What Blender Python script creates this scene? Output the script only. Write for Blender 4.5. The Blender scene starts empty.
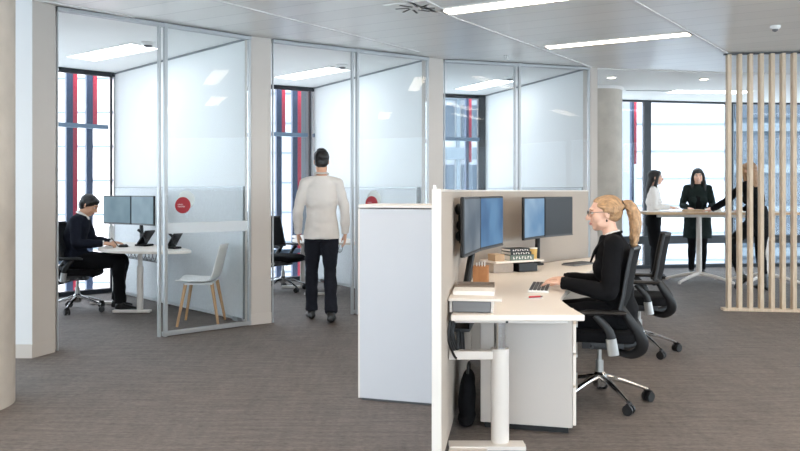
import bpy, bmesh, math, random
from mathutils import Vector, Matrix, noise
V = Vector
PI = math.pi
random.seed(7)
scene = bpy.context.scene
COL = scene.collection

# ------------------------------------------------------------------ materials
def lin(r, g, b):
    f = lambda u: (u/255/12.92) if u/255 <= 0.04045 else ((u/255+0.055)/1.055)**2.4
    return (f(r), f(g), f(b), 1.0)

def mat(name, rgb, rough=0.5, metal=0.0, noise_scale=0, noise_amt=0.0, bump=0.0, bump_scale=60, spec=0.5, stretch=(1,1,1), coat=0.0):
    m = bpy.data.materials.new(name); m.use_nodes = True
    nt = m.node_tree; b = nt.nodes['Principled BSDF']
    c = lin(*rgb)
    b.inputs['Base Color'].default_value = c
    b.inputs['Roughness'].default_value = rough
    b.inputs['Metallic'].default_value = metal
    b.inputs['Specular IOR Level'].default_value = spec
    if coat: b.inputs['Coat Weight'].default_value = coat
    if noise_amt or bump:
        tc = nt.nodes.new('ShaderNodeTexCoord'); mp = nt.nodes.new('ShaderNodeMapping')
        mp.inputs['Scale'].default_value = stretch
        nt.links.new(tc.outputs['Object'], mp.inputs['Vector'])
    if noise_amt:
        n = nt.nodes.new('ShaderNodeTexNoise'); n.inputs['Scale'].default_value = noise_scale
        n.inputs['Detail'].default_value = 5
        nt.links.new(mp.outputs['Vector'], n.inputs['Vector'])
        r = nt.nodes.new('ShaderNodeValToRGB')
        r.color_ramp.elements[0].position = 0.3; r.color_ramp.elements[1].position = 0.7
        r.color_ramp.elements[0].color = tuple(max(0, x*(1-noise_amt)) for x in c[:3])+(1,)
        r.color_ramp.elements[1].color = tuple(min(1, x*(1+noise_amt)) for x in c[:3])+(1,)
        nt.links.new(n.outputs['Fac'], r.inputs['Fac'])
        nt.links.new(r.outputs['Color'], b.inputs['Base Color'])
    if bump:
        n2 = nt.nodes.new('ShaderNodeTexNoise'); n2.inputs['Scale'].default_value = bump_scale
        nt.links.new(mp.outputs['Vector'], n2.inputs['Vector'])
        bp = nt.nodes.new('ShaderNodeBump'); bp.inputs['Strength'].default_value = bump; bp.inputs['Distance'].default_value = 0.01
        nt.links.new(n2.outputs['Fac'], bp.inputs['Height']); nt.links.new(bp.outputs['Normal'], b.inputs['Normal'])
    return m

def emit(name, rgb, strength):
    m = bpy.data.materials.new(name); m.use_nodes = True
    b = m.node_tree.nodes['Principled BSDF']
    b.inputs['Base Color'].default_value = lin(*rgb)
    b.inputs['Emission Color'].default_value = lin(*rgb)
    b.inputs['Emission Strength'].default_value = strength
    return m

def glass(name, tint, refl=1.0):
    m = bpy.data.materials.new(name); m.use_nodes = True
    nt = m.node_tree; nt.nodes.clear()
    o = nt.nodes.new('ShaderNodeOutputMaterial'); mx = nt.nodes.new('ShaderNodeMixShader')
    t = nt.nodes.new('ShaderNodeBsdfTransparent'); t.inputs['Color'].default_value = tint
    g = nt.nodes.new('ShaderNodeBsdfGlossy'); g.inputs['Roughness'].default_value = 0.0
    f = nt.nodes.new('ShaderNodeFresnel'); f.inputs['IOR'].default_value = 1.45
    mu = nt.nodes.new('ShaderNodeMath'); mu.operation = 'MULTIPLY'; mu.inputs[1].default_value = refl
    nt.links.new(f.outputs[0], mu.inputs[0]); nt.links.new(mu.outputs[0], mx.inputs[0])
    nt.links.new(t.outputs[0], mx.inputs[1]); nt.links.new(g.outputs[0], mx.inputs[2])
    nt.links.new(mx.outputs[0], o.inputs['Surface'])
    return m

def frosted(name, rgb, alpha):
    m = bpy.data.materials.new(name); m.use_nodes = True
    nt = m.node_tree; nt.nodes.clear()
    o = nt.nodes.new('ShaderNodeOutputMaterial'); mx = nt.nodes.new('ShaderNodeMixShader')
    t = nt.nodes.new('ShaderNodeBsdfTransparent'); d = nt.nodes.new('ShaderNodeBsdfDiffuse')
    d.inputs['Color'].default_value = lin(*rgb); mx.inputs[0].default_value = alpha
    nt.links.new(t.outputs[0], mx.inputs[1]); nt.links.new(d.outputs[0], mx.inputs[2])
    nt.links.new(mx.outputs[0], o.inputs['Surface'])
    return m

def carpet():
    m = bpy.data.materials.new('carpet'); m.use_nodes = True
    nt = m.node_tree; b = nt.nodes['Principled BSDF']; N = nt.nodes.new; L = nt.links.new
    b.inputs['Roughness'].default_value = 0.62; b.inputs['Specular IOR Level'].default_value = 0.4
    tc = N('ShaderNodeTexCoord')
    def streak(scale, s, det=3, rot=0.0):
        mp = N('ShaderNodeMapping'); mp.inputs['Scale'].default_value = s; mp.inputs['Rotation'].default_value = (0,0,rot)
        L(tc.outputs['Object'], mp.inputs['Vector'])
        n = N('ShaderNodeTexNoise'); n.inputs['Scale'].default_value = scale; n.inputs['Detail'].default_value = det
        L(mp.outputs['Vector'], n.inputs['Vector']); return n
    a = streak(3.0, (1.0, 9.0, 1), 4, 0.09); c = streak(30, (1, 2.2, 1), 4); d = streak(220, (1, 1, 1), 2); e = streak(2.2, (7.0, 1.0, 1), 3, 0.09)
    def mix(x, y, f):
        mm = N('ShaderNodeMix'); mm.data_type = 'FLOAT'; mm.inputs[0].default_value = f
        L(x, mm.inputs[2]); L(y, mm.inputs[3]); return mm.outputs[0]
    v = mix(mix(mix(a.outputs['Fac'], e.outputs['Fac'], .3), c.outputs['Fac'], .45), d.outputs['Fac'], .35)
    r = N('ShaderNodeValToRGB'); r.color_ramp.elements[0].position = 0.36; r.color_ramp.elements[1].position = 0.64
    r.color_ramp.elements[0].color = lin(70, 65, 63); r.color_ramp.elements[1].color = lin(138, 128, 122)
    L(v, r.inputs['Fac']); L(r.outputs['Color'], b.inputs['Base Color'])
    bp = N('ShaderNodeBump'); bp.inputs['Strength'].default_value = 0.5; bp.inputs['Distance'].default_value = 0.01
    L(d.outputs['Fac'], bp.inputs['Height']); L(bp.outputs['Normal'], b.inputs['Normal'])
    return m

def plank_ceiling():
    m = bpy.data.materials.new('metal_ceiling'); m.use_nodes = True
    nt = m.node_tree; b = nt.nodes['Principled BSDF']; N = nt.nodes.new; L = nt.links.new
    b.inputs['Roughness'].default_value = 0.36; b.inputs['Metallic'].default_value = 0.3
    tc = N('ShaderNodeTexCoord'); mp = N('ShaderNodeMapping'); mp.inputs['Rotation'].default_value = (0, 0, math.radians(28.5))
    L(tc.outputs['Object'], mp.inputs['Vector'])
    br = N('ShaderNodeTexBrick'); br.offset = 0.0; br.inputs['Scale'].default_value = 1.0
    br.inputs['Brick Width'].default_value = 30.0; br.inputs['Row Height'].default_value = 0.30
    br.inputs['Mortar Size'].default_value = 0.004; br.inputs['Mortar Smooth'].default_value = 0.3
    br.inputs['Color1'].default_value = lin(238, 236, 233); br.inputs['Color2'].default_value = lin(232, 230, 227); br.inputs['Mortar'].default_value = lin(202, 200, 198)
    L(mp.outputs['Vector'], br.inputs['Vector']); L(br.outputs['Color'], b.inputs['Base Color'])
    bp = N('ShaderNodeBump'); bp.inputs['Strength'].default_value = 0.25; bp.inputs['Distance'].default_value = 0.004; bp.invert = True
    L(br.outputs['Fac'], bp.inputs['Height']); L(bp.outputs['Normal'], b.inputs['Normal'])
    return m

def wood(name, a, c, rough=0.5, sc=(14, 14, 1.2)):
    m = bpy.data.materials.new(name); m.use_nodes = True
    nt = m.node_tree; b = nt.nodes['Principled BSDF']; N = nt.nodes.new; L = nt.links.new
    b.inputs['Roughness'].default_value = rough
    tc = N('ShaderNodeTexCoord'); mp = N('ShaderNodeMapping'); mp.inputs['Scale'].default_value = sc
    n = N('ShaderNodeTexNoise'); n.inputs['Scale'].default_value = 3; n.inputs['Detail'].default_value = 6; n.inputs['Distortion'].default_value = 1
    r = N('ShaderNodeValToRGB'); r.color_ramp.elements[0].position = .3; r.color_ramp.elements[1].position = .7
    r.color_ramp.elements[0].color = lin(*a); r.color_ramp.elements[1].color = lin(*c)
    L(tc.outputs['Object'], mp.inputs['Vector']); L(mp.outputs['Vector'], n.inputs['Vector']); L(n.outputs['Fac'], r.inputs['Fac']); L(r.outputs['Color'], b.inputs['Base Color'])
    return m

M = {
 'carpet': carpet(), 'metal_ceiling': plank_ceiling(),
 'white_ceiling': mat('white_ceiling', (236,236,234), .7, noise_scale=3, noise_amt=.01),
 'seam': mat('seam_trim', (226,224,222), .4), 'shade_line_grey': mat('shade_line_grey', (138,142,146), .6),
 'wall': mat('white_wall', (236,237,236), .6, noise_scale=2, noise_amt=.01),
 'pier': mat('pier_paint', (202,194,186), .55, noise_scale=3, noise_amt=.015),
 'pier_daylit': mat('pier_paint_daylit', (226,228,230), .55, noise_scale=3, noise_amt=.01),  # paler, cooler copy of the pier paint: daylight put into the colour
 'skirting': mat('skirting', (206,198,190), .5),
 'concrete': mat('concrete', (190,181,170), .75, noise_scale=5, noise_amt=.1, bump=.15, bump_scale=30),
 'alu': mat('aluminium', (176,179,181), .38, .35),
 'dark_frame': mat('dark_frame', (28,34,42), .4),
 'blue_frame': mat('blue_grey_frame', (104,124,144), .45),
 'glass': glass('clear_glass', (.97,.985,.99,1), .32), 'window_glass': glass('window_glass', (.94,.98,1,1), .45),
 'frost': frosted('frosted_film', (236,242,246), .62), 'frost_disc': frosted('pale_disc_film', (225,232,230), .55),
 'red': mat('red_sticker', (158,10,32), .45), 'sticker_white': mat('sticker_white', (240,230,230), .5),
 'fin_navy': mat('fin_navy', (58,68,92), .5), 'fin_red': mat('fin_red', (190,52,72), .5),
 'lamp': emit('lamp_diffuser', (255,236,212), 11.0), 'lamp_cool': emit('lamp_diffuser_cool', (246,250,255), 3.4),
 'lamp_white': mat('lamp_housing', (235,235,232), .4),
 'black_plastic': mat('black_plastic', (17,17,19), .45, noise_scale=20, noise_amt=.08),
 'black_mesh': mat('black_mesh', (15,16,19), .85, noise_scale=200, noise_amt=.25, bump=.3, bump_scale=300, spec=.25),
 'black_fabric': mat('black_fabric', (14,14,17), .95, noise_scale=90, noise_amt=.2, bump=.25, bump_scale=220, spec=.2),
 'chrome': mat('chrome', (205,205,205), .16, 1.0), 'satin': mat('satin_metal', (190,190,188), .32, .8),
 'pedestal': mat('pedestal_grey', (202,194,187), .4, noise_scale=4, noise_amt=.008),
 'desk_white': mat('desk_white', (240,231,221), .38, noise_scale=4, noise_amt=.008),
 'white_steel': mat('white_steel', (224,217,210), .4, noise_scale=4, noise_amt=.008),
 'cupboard': mat('cupboard_white', (198,199,203), .42, noise_scale=3, noise_amt=.01),
 'screen_fabric': mat('beige_fabric', (184,173,162), .95, noise_scale=120, noise_amt=.07, bump=.25, bump_scale=260),
 'grey_fabric': mat('grey_felt', (224,227,229), .95, noise_scale=60, noise_amt=.05, bump=.25, bump_scale=200),
 'slat_wood': wood('pale_slat_wood', (204,182,156), (224,206,182), .5),
 'chair_wood': wood('chair_leg_wood', (186,142,100), (214,174,130), .5),
 'box_wood': wood('box_wood', (172,112,66), (196,138,88), .55, (5,5,1.5)),
 'table_edge': wood('table_edge_wood', (196,160,124), (220,188,152), .5, (1.2,8,8)),
 'white_plastic': mat('white_plastic', (238,238,236), .35, noise_scale=6, noise_amt=.006),
 'grey_plastic': mat('grey_plastic', (120,120,122), .5), 'dark_grey': mat('dark_grey', (78,78,80), .55),
 'paper': mat('paper', (246,243,238), .85, noise_scale=8, noise_amt=.01),
 'green_cover': mat('green_cover', (112,128,118), .6), 'dark_cover': mat('dark_cover', (44,50,54), .55),
 'taupe': mat('taupe_tray', (140,126,116), .7), 'tan': mat('tan_card', (196,166,134), .7, noise_scale=20, noise_amt=.05), 'yellow': mat('yellow_cup', (214,176,104), .5),
 'pink_red': mat('pen_red', (196,52,58), .4), 'peach': mat('peach_cap', (222,160,120), .5),
 'skin': mat('skin_fair', (236,190,166), .5, noise_scale=14, noise_amt=.03), 'skin_mid': mat('skin_mid', (214,164,134), .5, noise_scale=14, noise_amt=.03),
 'lips': mat('lips', (204,138,126), .4), 'eye': mat('eye_dark', (40,34,32), .2), 'eye_white': mat('eye_white', (236,232,228), .3),
 'blonde': mat('hair_blonde', (184,146,108), .5, noise_scale=30, noise_amt=.38, bump=.7, bump_scale=60, stretch=(1,4,.5)),
 'brown_hair': mat('hair_light_brown', (168,128,92), .45, noise_scale=26, noise_amt=.3, bump=.5, bump_scale=60, stretch=(4,4,.5)),
 'black_hair': mat('hair_black', (15,12,12), .45, noise_scale=26, noise_amt=.2, bump=.5, bump_scale=60, stretch=(4,4,.5)),
 'suit': mat('black_suit', (14,14,17), .92, noise_scale=60, noise_amt=.12, bump=.15, bump_scale=150, spec=.2),
 'navy_suit': mat('navy_suit', (22,26,38), .9, noise_scale=60, noise_amt=.12, spec=.2), 'trousers_black': mat('black_trousers', (14,14,17), .92, spec=.2),
 'jeans': mat('dark_jeans', (30,32,40), .9, noise_scale=40, noise_amt=.15, spec=.2), 'white_shirt': mat('white_shirt', (226,220,214), .8, noise_scale=6, noise_amt=.03),
 'blouse': mat('white_blouse', (238,234,230), .8, noise_scale=6, noise_amt=.03), 'green_coat': mat('dark_green_coat', (28,37,35), .92, noise_scale=40, noise_amt=.15, spec=.2),
 'shoe': mat('black_leather', (20,18,18), .35),
 'white_facade': mat('white_cladding', (140,144,150), .6), 'facade_line': mat('facade_joint', (92,100,110), .6),
 'pale_brick': mat('pale_brick', (198,186,184), .8, noise_scale=9, noise_amt=.08), 'facade_blue': mat('facade_blue', (50,66,80), .5), 'facade_frame': mat('facade_frame', (70,80,88), .5),
 'facade_dark': mat('facade_window', (38,50,62), .5), 'ground': mat('street_grey', (150,152,154), .9),
}

def screen_mat(name, top, bottom, strength, split=None):
    # a lit monitor picture: two desktop colours blended by the panel's own height
    m = bpy.data.materials.new(name); m.use_nodes = True
    nt = m.node_tree; b = nt.nodes['Principled BSDF']; N = nt.nodes.new; L = nt.links.new
    tc = N('ShaderNodeTexCoord'); n = N('ShaderNodeTexNoise'); n.inputs['Scale'].default_value = 3.2; n.inputs['Detail'].default_value = 2
    L(tc.outputs['Object'], n.inputs['Vector'])
    r = N('ShaderNodeValToRGB'); r.color_ramp.elements[0].position = .35; r.color_ramp.elements[1].position = .65
    r.color_ramp.elements[0].color = lin(*bottom); r.color_ramp.elements[1].color = lin(*top)
    L(n.outputs['Fac'], r.inputs['Fac']); L(r.outputs['Color'], b.inputs['Emission Color'])
    b.inputs['Base Color'].default_value = lin(12,13,15); b.inputs['Roughness'].default_value = .4; b.inputs['Specular IOR Level'].default_value = .25
    b.inputs['Emission Strength'].default_value = strength
    return m
M['screen_blue'] = screen_mat('screen_blue', (86,132,172), (40,86,132), .62)
M['screen_pale'] = screen_mat('screen_pale', (140,168,192), (90,130,166), .7)
M['screen_grey'] = screen_mat('screen_grey', (132,142,150), (84,98,112), .55)
M['screen_dark'] = screen_mat('screen_dark', (30,32,36), (22,24,28), .4)
M['screen_teal'] = screen_mat('screen_teal', (112,138,150), (84,112,126), .6)

# ------------------------------------------------------------------ mesh builder
def smooth_path(pts, vals, n=6):
    pts = [V(p) for p in pts]; out_p = []; out_v = []
    vals = [v if isinstance(v, (tuple, list)) else (v, v) for v in vals]
    for i in range(len(pts)-1):
        p0 = pts[max(i-1,0)]; p1 = pts[i]; p2 = pts[i+1]; p3 = pts[min(i+2,len(pts)-1)]
        for k in range(n):
            t = k/n; t2 = t*t; t3 = t2*t
            out_p.append(0.5*((2*p1)+(p2-p0)*t+(2*p0-5*p1+4*p2-p3)*t2+(3*p1-p0-3*p2+p3)*t3))
            out_v.append(tuple(vals[i][j]*(1-t)+vals[i+1][j]*t for j in (0,1)))
    out_p.append(pts[-1]); out_v.append(vals[-1])
    return out_p, out_v

class MB:
    def __init__(self): self.bm = bmesh.new()
    def box(self, c, s, rz=0.0, rot=None):
        m = Matrix.Translation(V(c)) @ (rot.to_4x4() if rot is not None else Matrix.Rotation(rz, 4, 'Z')) @ Matrix.Diagonal((s[0], s[1], s[2], 1))
        bmesh.ops.create_cube(self.bm, size=1.0, matrix=m); return self
    def bar(self, p, q, w, h, up=(0,0,1)):
        p, q = V(p), V(q); d = q-p; x = d.normalized(); u = V(up)
        if abs(x.dot(u)) > .99: u = V((1,0,0))
        y = u.cross(x).normalized(); z = x.cross(y)
        r = Matrix((x, y, z)).transposed()
        return self.box((p+q)/2, (d.length, w, h), rot=r)
    def prism(self, poly, z0, z1):
        bm = self.bm
        a = [bm.verts.new((p[0], p[1], z0)) for p in poly]; b = [bm.verts.new((p[0], p[1], z1)) for p in poly]
        n = len(poly)
        area = sum(poly[i][0]*poly[(i+1)%n][1]-poly[(i+1)%n][0]*poly[i][1] for i in range(n))
        fs = []
        if area > 0:
            fs.append(bm.faces.new(a[::-1])); fs.append(bm.faces.new(b))
            for i in range(n): fs.append(bm.faces.new((a[i], a[(i+1)%n], b[(i+1)%n], b[i])))
        else:
            fs.append(bm.faces.new(a)); fs.append(bm.faces.new(b[::-1]))
            for i in range(n): fs.append(bm.faces.new((a[(i+1)%n], a[i], b[i], b[(i+1)%n])))
        return self
    def loft(self, secs, seg=16):
        bm = self.bm; rings = []
        for c, a, b in secs:
            rings.append([bm.verts.new(c + a*math.cos(2*PI*k/seg) + b*math.sin(2*PI*k/seg)) for k in range(seg)])
        for r0, r1 in zip(rings, rings[1:]):
            for k in range(seg): bm.faces.new((r0[k], r0[(k+1)%seg], r1[(k+1)%seg], r1[k]))
        bm.faces.new(rings[0][::-1]); bm.faces.new(rings[-1])
        return self
    def tube(self, pts, rad, seg=12, side=None, sm=6):
        if not isinstance(rad, list): rad = [rad]*len(pts)
        if sm and len(pts) > 2: pts, rad = smooth_path(pts, rad, sm)
        else:
            pts = [V(p) for p in pts]; rad = [r if isinstance(r, (tuple, list)) else (r, r) for r in rad]
        secs = []; ref = V(side) if side is not None else None; prev = None
        for i, p in enumerate(pts):
            t = (pts[min(i+1, len(pts)-1)]-pts[max(i-1, 0)]).normalized()
            if ref is None:
                if prev is None:
                    h = V((0,1,0)) if abs(t.y) < .9 else V((1,0,0))
                else: h = prev
            else: h = ref
            v = (h-t*h.dot(t)).normalized(); prev = v
            u = v.cross(t)
            secs.append((p, u*rad[i][0], v*rad[i][1]))
        return self.loft(secs, seg)
    def cyl(self, p, q, r, r2=None, seg=20):
        return self.tube([p, q], [r, r if r2 is None else r2], seg, sm=0)
    def ell(self, c, r, seg=16, rot=None):
        m = Matrix.Translation(V(c)) @ (rot.to_4x4() if rot is not None else Matrix.Identity(4)) @ Matrix.Diagonal((r[0], r[1], r[2], 1))
        bmesh.ops.create_uvsphere(self.bm, u_segments=seg, v_segments=max(6, seg//2), radius=1.0, matrix=m); return self
    def lathe(self, prof, c=(0,0,0), seg=24):
        c = V(c)
        return self.loft([(c+V((0,0,z)), V((max(r,1e-4),0,0)), V((0,max(r,1e-4),0))) for r, z in prof], seg)
    def sheet(self, fn, nu, nv, th):
        # a curved slab: fn(u,v) -> (point, normal); thickness th
        bm = self.bm; A = []; B = []
        for i in range(nu+1):
            ra = []; rb = []
            for j in range(nv+1):
                p, n = fn(i/nu, j/nv); p = V(p); n = V(n)
                ra.append(bm.verts.new(p+n*th/2)); rb.append(bm.verts.new(p-n*th/2))
            A.append(ra); B.append(rb)
        for i in range(nu):
            for j in range(nv):
                bm.faces.new((A[i][j], A[i+1][j], A[i+1][j+1], A[i][j+1])); bm.faces.new((B[i][j], B[i][j+1], B[i+1][j+1], B[i+1][j]))
        for i in range(nu):
            bm.faces.new((A[i][0], B[i][0], B[i+1][0], A[i+1][0])); bm.faces.new((A[i+1][nv], B[i+1][nv], B[i][nv], A[i][nv]))
        for j in range(nv):
            bm.faces.new((A[0][j+1], B[0][j+1], B[0][j], A[0][j])); bm.faces.new((A[nu][j], B[nu][j], B[nu][j+1], A[nu][j+1]))
        return self
    def obj(self, name, m, parent=None, bevel=0, smooth=False, seg=2, loc=None):
        bmesh.ops.recalc_face_normals(self.bm, faces=self.bm.faces[:])
        me = bpy.data.meshes.new(name); self.bm.to_mesh(me); self.bm.free()
        me.materials.append(M[m] if isinstance(m, str) else m)
        o = bpy.data.objects.new(name, me); COL.objects.link(o)
        if parent is not None: o.parent = parent
        if loc is not None: o.location = loc
        if smooth:
            me.polygons.foreach_set('use_smooth', [True]*len(me.polygons))
        if bevel:
            b = o.modifiers.new('bevel', 'BEVEL'); b.width = bevel; b.segments = seg; b.limit_method = 'ANGLE'; b.angle_limit = math.radians(40)
        return o
    def auto(self, name, m, parent=None, bevel=0, seg=2, angle=40):
        o = self.obj(name, m, parent, bevel, False, seg)
        me = o.data; me.polygons.foreach_set('use_smooth', [True]*len(me.polygons))
        try: me.set_sharp_from_angle(angle=math.radians(angle))
        except Exception: pass
        return o
    def blob(self, name, m, parent=None, voxel=.01, smooth=4, fold=0.0, fscale=9.0):
        # union of all the pieces as one continuous skin
        bmesh.ops.recalc_face_normals(self.bm, faces=self.bm.faces[:])
        me = bpy.data.meshes.new('tmp'); self.bm.to_mesh(me); self.bm.free()
        t = bpy.data.objects.new('tmp', me); COL.objects.link(t)
        r = t.modifiers.new('r', 'REMESH'); r.mode = 'VOXEL'; r.voxel_size = voxel
        s = t.modifiers.new('s', 'SMOOTH'); s.factor = .5; s.iterations = smooth
        dg = bpy.context.evaluated_depsgraph_get(); dg.update()
        nm = bpy.data.meshes.new_from_object(t.evaluated_get(dg)); nm.name = name
        bpy.data.objects.remove(t); bpy.data.meshes.remove(me)
        if fold:
            ns = [v.normal.copy() for v in nm.vertices]
            for v, n in zip(nm.vertices, ns):
                p = v.co*fscale
                f = noise.noise(V((p.x, p.y, p.z*1.8))) + .5*noise.noise(p*2.3)
                v.co += n*fold*f
        nm.materials.clear(); nm.materials.append(M[m] if isinstance(m, str) else m)
        nm.polygons.foreach_set('use_smooth', [True]*len(nm.polygons))
        o = bpy.data.objects.new(name, nm); COL.objects.link(o)
        if parent is not None: o.parent = parent
        return o

def tag(o, label=None, cat=None, group=None, kind=None):
    if label: o['label'] = label
    if cat: o['category'] = cat
    if group: o['group'] = group
    if kind: o['kind'] = kind
    return o
def thing(name, label, cat, loc=(0,0,0), rz=0.0, group=None):
    o = bpy.data.objects.new(name, None); COL.objects.link(o)
    o.location = loc; o.rotation_euler = (0, 0, rz); o.empty_display_size = .1
    return tag(o, label, cat, group)
def struct_root(name, loc=(0,0,0), rz=0.0):
    o = bpy.data.objects.new(name, None); COL.objects.link(o); o.location = loc; o.rotation_euler = (0,0,rz); o['kind'] = 'structure'; return o
def struct(o): o['kind'] = 'structure'; return o
def dup(root, loc, rz, label, group=None):
    def rec(o, par):
        c = o.copy(); COL.objects.link(c)
        if par is not None: c.parent = par
        for ch in [x for x in COL.objects if x.parent == o]: rec(ch, c)
        return c
    r = rec(root, None); r.location = loc; r.rotation_euler = (0, 0, rz); r['label'] = label
    if group: r['group'] = group
    return r
def P2(a, b, t, off=0.0):
    # point t of the way from a to b, moved off to the left of a->b
    a, b = V(a).to_2d(), V(b).to_2d(); d = b-a; n = V((-d.y, d.x)).normalized()
    return a+d*t+n*off
# ------------------------------------------------------------------ the setting
H = 2.93
BACK = [(12.0,9.0),(12.0,4.2),(12.0,-.4),(12.0,-5.0),(7.0,-5.0),(1.8,-5.0),(-3.4,-5.0),(-8.6,-5.0)]  # unseen back and right window line, added to brighten the ceiling
FAC = [(-8.6,-5.0),(-8.9,0.0),(-8.2,4.6),(-6.0,8.08),(-3.89,9.99),(-1.39,11.42),(1.35,12.35),(4.34,13.05),(5.92,13.35),(7.7,13.45),(9.6,13.2),(12.0,12.3)]
FLOORP = FAC + BACK[:-1]
struct(MB().prism(FLOORP, -0.2, 0.0).obj('floor', 'carpet'))
struct(MB().prism(FLOORP, 2.952, 3.2).obj('ceiling', 'white_ceiling'))
FACET = [((-2.92,6.31),(-1.52,7.53)), ((-1.32,7.67),(.33,8.72)), ((.525,8.85),(2.40,9.40))]
mainp = [(-8.4,-4.95),(11.9,-4.95),(11.9,9.3),(9,10.0),(7.0,10.08),(5.37,9.96),(4.3,9.83),(3.39,9.67),(2.50,9.47),(2.40,9.42),(.525,8.87),(.33,8.74),(-1.32,7.69),(-1.52,7.55),(-2.92,6.33),(-3.22,6.02),(-5.0,3.6),(-6.5,1.0),(-7.5,-2.0)]
struct(MB().prism(mainp, H, 2.951).obj('ceiling_metal', 'metal_ceiling'))
tl = [((-2.43,4.9),(.20,8.34)), ((-.78,4.94),(2.42,9.40)), ((-.48,3.0),(3.76,8.5)), ((-4.3,4.7),(-2.4,6.7)), ((1.75,3.9),(6.2,9.7))]
for i, (a, b) in enumerate(tl):
    struct(MB().bar((a[0],a[1],H-.004), (b[0],b[1],H-.004), .035, .012).obj('trim_%d' % (i+1), 'seam'))
struct(MB().bar((2.50,9.47,H-.0), (4.3,9.83,H), .02, .03).bar((4.3,9.83,H), (7.0,10.08,H), .02, .03).obj('trim_6', 'seam'))

# piers between the glazed fronts
def pier(name, poly, m, skirt=True):
    o = struct(MB().prism(poly, 0, H).obj(name, m))
    return o
struct(MB().prism([(-3.30,6.05),(-2.995,6.045),(-3.0,6.4),(-3.3,6.4)], 0, H).obj('pillar_left', 'pier_daylit'))
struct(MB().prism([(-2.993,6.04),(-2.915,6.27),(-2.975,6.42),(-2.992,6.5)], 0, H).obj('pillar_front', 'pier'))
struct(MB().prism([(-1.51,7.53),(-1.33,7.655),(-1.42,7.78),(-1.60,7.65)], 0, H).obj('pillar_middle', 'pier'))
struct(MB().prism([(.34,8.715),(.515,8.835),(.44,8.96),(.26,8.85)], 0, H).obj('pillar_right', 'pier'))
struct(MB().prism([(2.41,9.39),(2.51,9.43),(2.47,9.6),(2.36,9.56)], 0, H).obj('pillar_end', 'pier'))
struct(MB().prism([(-3.305,6.035),(-2.99,6.03),(-2.91,6.262),(-2.92,6.27),(-2.995,6.05),(-3.305,6.05)], 0, .11).obj('baseboard_left', 'skirting'))
struct(MB().prism([(-1.515,7.515),(-1.325,7.65),(-1.33,7.656),(-1.52,7.53)], 0, .11).obj('baseboard_middle', 'skirting'))

# radial office walls
def wall(name, a, b, th=.1):
    a, b = V(a), V(b); d = (b-a).normalized(); n = V((-d.y, d.x))*th/2
    p = [a-n, b-n, b+n, a+n]
    struct(MB().prism([(q.x, q.y) for q in p], 0, 2.952).obj(name, 'wall'))
wall('wall_left', (-3.20,6.42), (-6.05,8.12))
W1 = ((-1.50,7.62),(-3.87,10.02)); W2 = ((.40,8.80),(-1.35,11.46)); W3 = ((2.44,9.50),(1.40,12.38))
def shift(w, o):
    a, b = V(w[0]), V(w[1]); d = (b-a).normalized(); n = V((d.y,-d.x))*o
    return a+n, b+n
for nm, w in (('wall_middle', W1), ('wall_inner', W2), ('wall_far', W3)):
    a, b = shift(w, .05); wall(nm, a, b)

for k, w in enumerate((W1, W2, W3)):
    a, b = shift(w, -.004); struct(MB().bar((a.x,a.y,2.938), (b.x,b.y,2.938), .012, .02).obj('trim_%d' % (8+k), 'shade_line_grey'))  # grey strip stands in for the shade line where wall meets ceiling
# round concrete columns
def column(name, x, y, r):
    struct(MB().lathe([(r,0),(r,2.95)], (x,y,0), 48).auto(name, 'concrete'))
column('column_left', -2.83, 4.68, .36); column('column_far', 3.08, 11.5, .35)
struct(MB().lathe([(.37,2.905),(.37,2.95)], (3.08,11.5,0), 48).auto('trim_7', 'seam'))

# outer glazing, one window a bay; unseen BACK windows added to light the ceiling
ALLW = FAC + BACK
for i in range(len(ALLW)-1):
    a, b = V(ALLW[i]), V(ALLW[i+1]); d = (b-a); L = d.length; ang = math.atan2(d.y, d.x)
    w = struct_root('window_%d' % (i+1), (a.x, a.y, 0), ang)
    fr = MB(); fd = .06 if 2 <= i < 6 else .08
    fr.box((L/2,0,2.92 if i < 6 else 2.935), (L,fd,.06 if i < 6 else .03)); fr.box((L/2,0,.03), (L,.12,.06)); pw = .03 if 2 <= i < 6 else .12
    fr.box((.0,0,1.475), (pw,fd+.01,2.95))
    if i >= 6: fr.box((L/2,-.02,.50), (L,.14,.14))
    fr.obj('window_frame', 'dark_frame', w)
    if i < 6:
        t = MB(); t.box((L/2,0,2.215), (L-.1,.10,.055))
        if i >= 3: t.box((L/2,0,.45), (L-.1,.1,.06))
        t.obj('transom', 'blue_frame', w)
    MB().box((L/2,.02,1.475), (L-.12,.012,2.82)).obj('pane', 'window_glass', w)

# upright sunshade fins outside the office windows
def fins(i, t0, t1, label, red_first=True):
    a, b = V(FAC[i]), V(FAC[i+1]); d = b-a; L = d.length; ang = math.atan2(d.y, d.x)
    t = t0; k = 0
    while t < t1:
        p = P2(a, b, t, .36)
        r = thing('sunshade_fin', label, 'fin', (p.x, p.y, -.5), ang, 'sunshade fins on the facade')
        MB().box((0,0,2.2), (.085,.07,4.4)).obj('blade', 'fin_navy', r, .004)
        zb = 2.75 if k % 2 else 0.0; k += 1
        MB().box((.075,.0,(4.4+zb)/2), (.06,.05,4.4-zb)).obj('panel', 'fin_red', r, .004)
        t += .263/L
fins(3, .665, 1.0, 'tall navy and red sunshade fin outside the seated man\'s office window')
fins(4, .78, .985, 'tall navy and red sunshade fin outside the window beyond the walking man')
def lone_fin(x, y, ang, label, cat='fin'):
    r = thing('sunshade_fin', label, cat, (x, y, -.5), ang, 'sunshade fins on the facade')
    MB().box((0,0,2.2), (.05,.07,4.4)).obj('blade', 'fin_navy', r, .004)
    MB().box((.052,-.01,3.1), (.05,.05,1.5)).obj('panel', 'fin_red', r, .004)
lone_fin(4.22, 13.5, .2, 'lone red and navy sunshade fin outside the window right of the concrete column')
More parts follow.
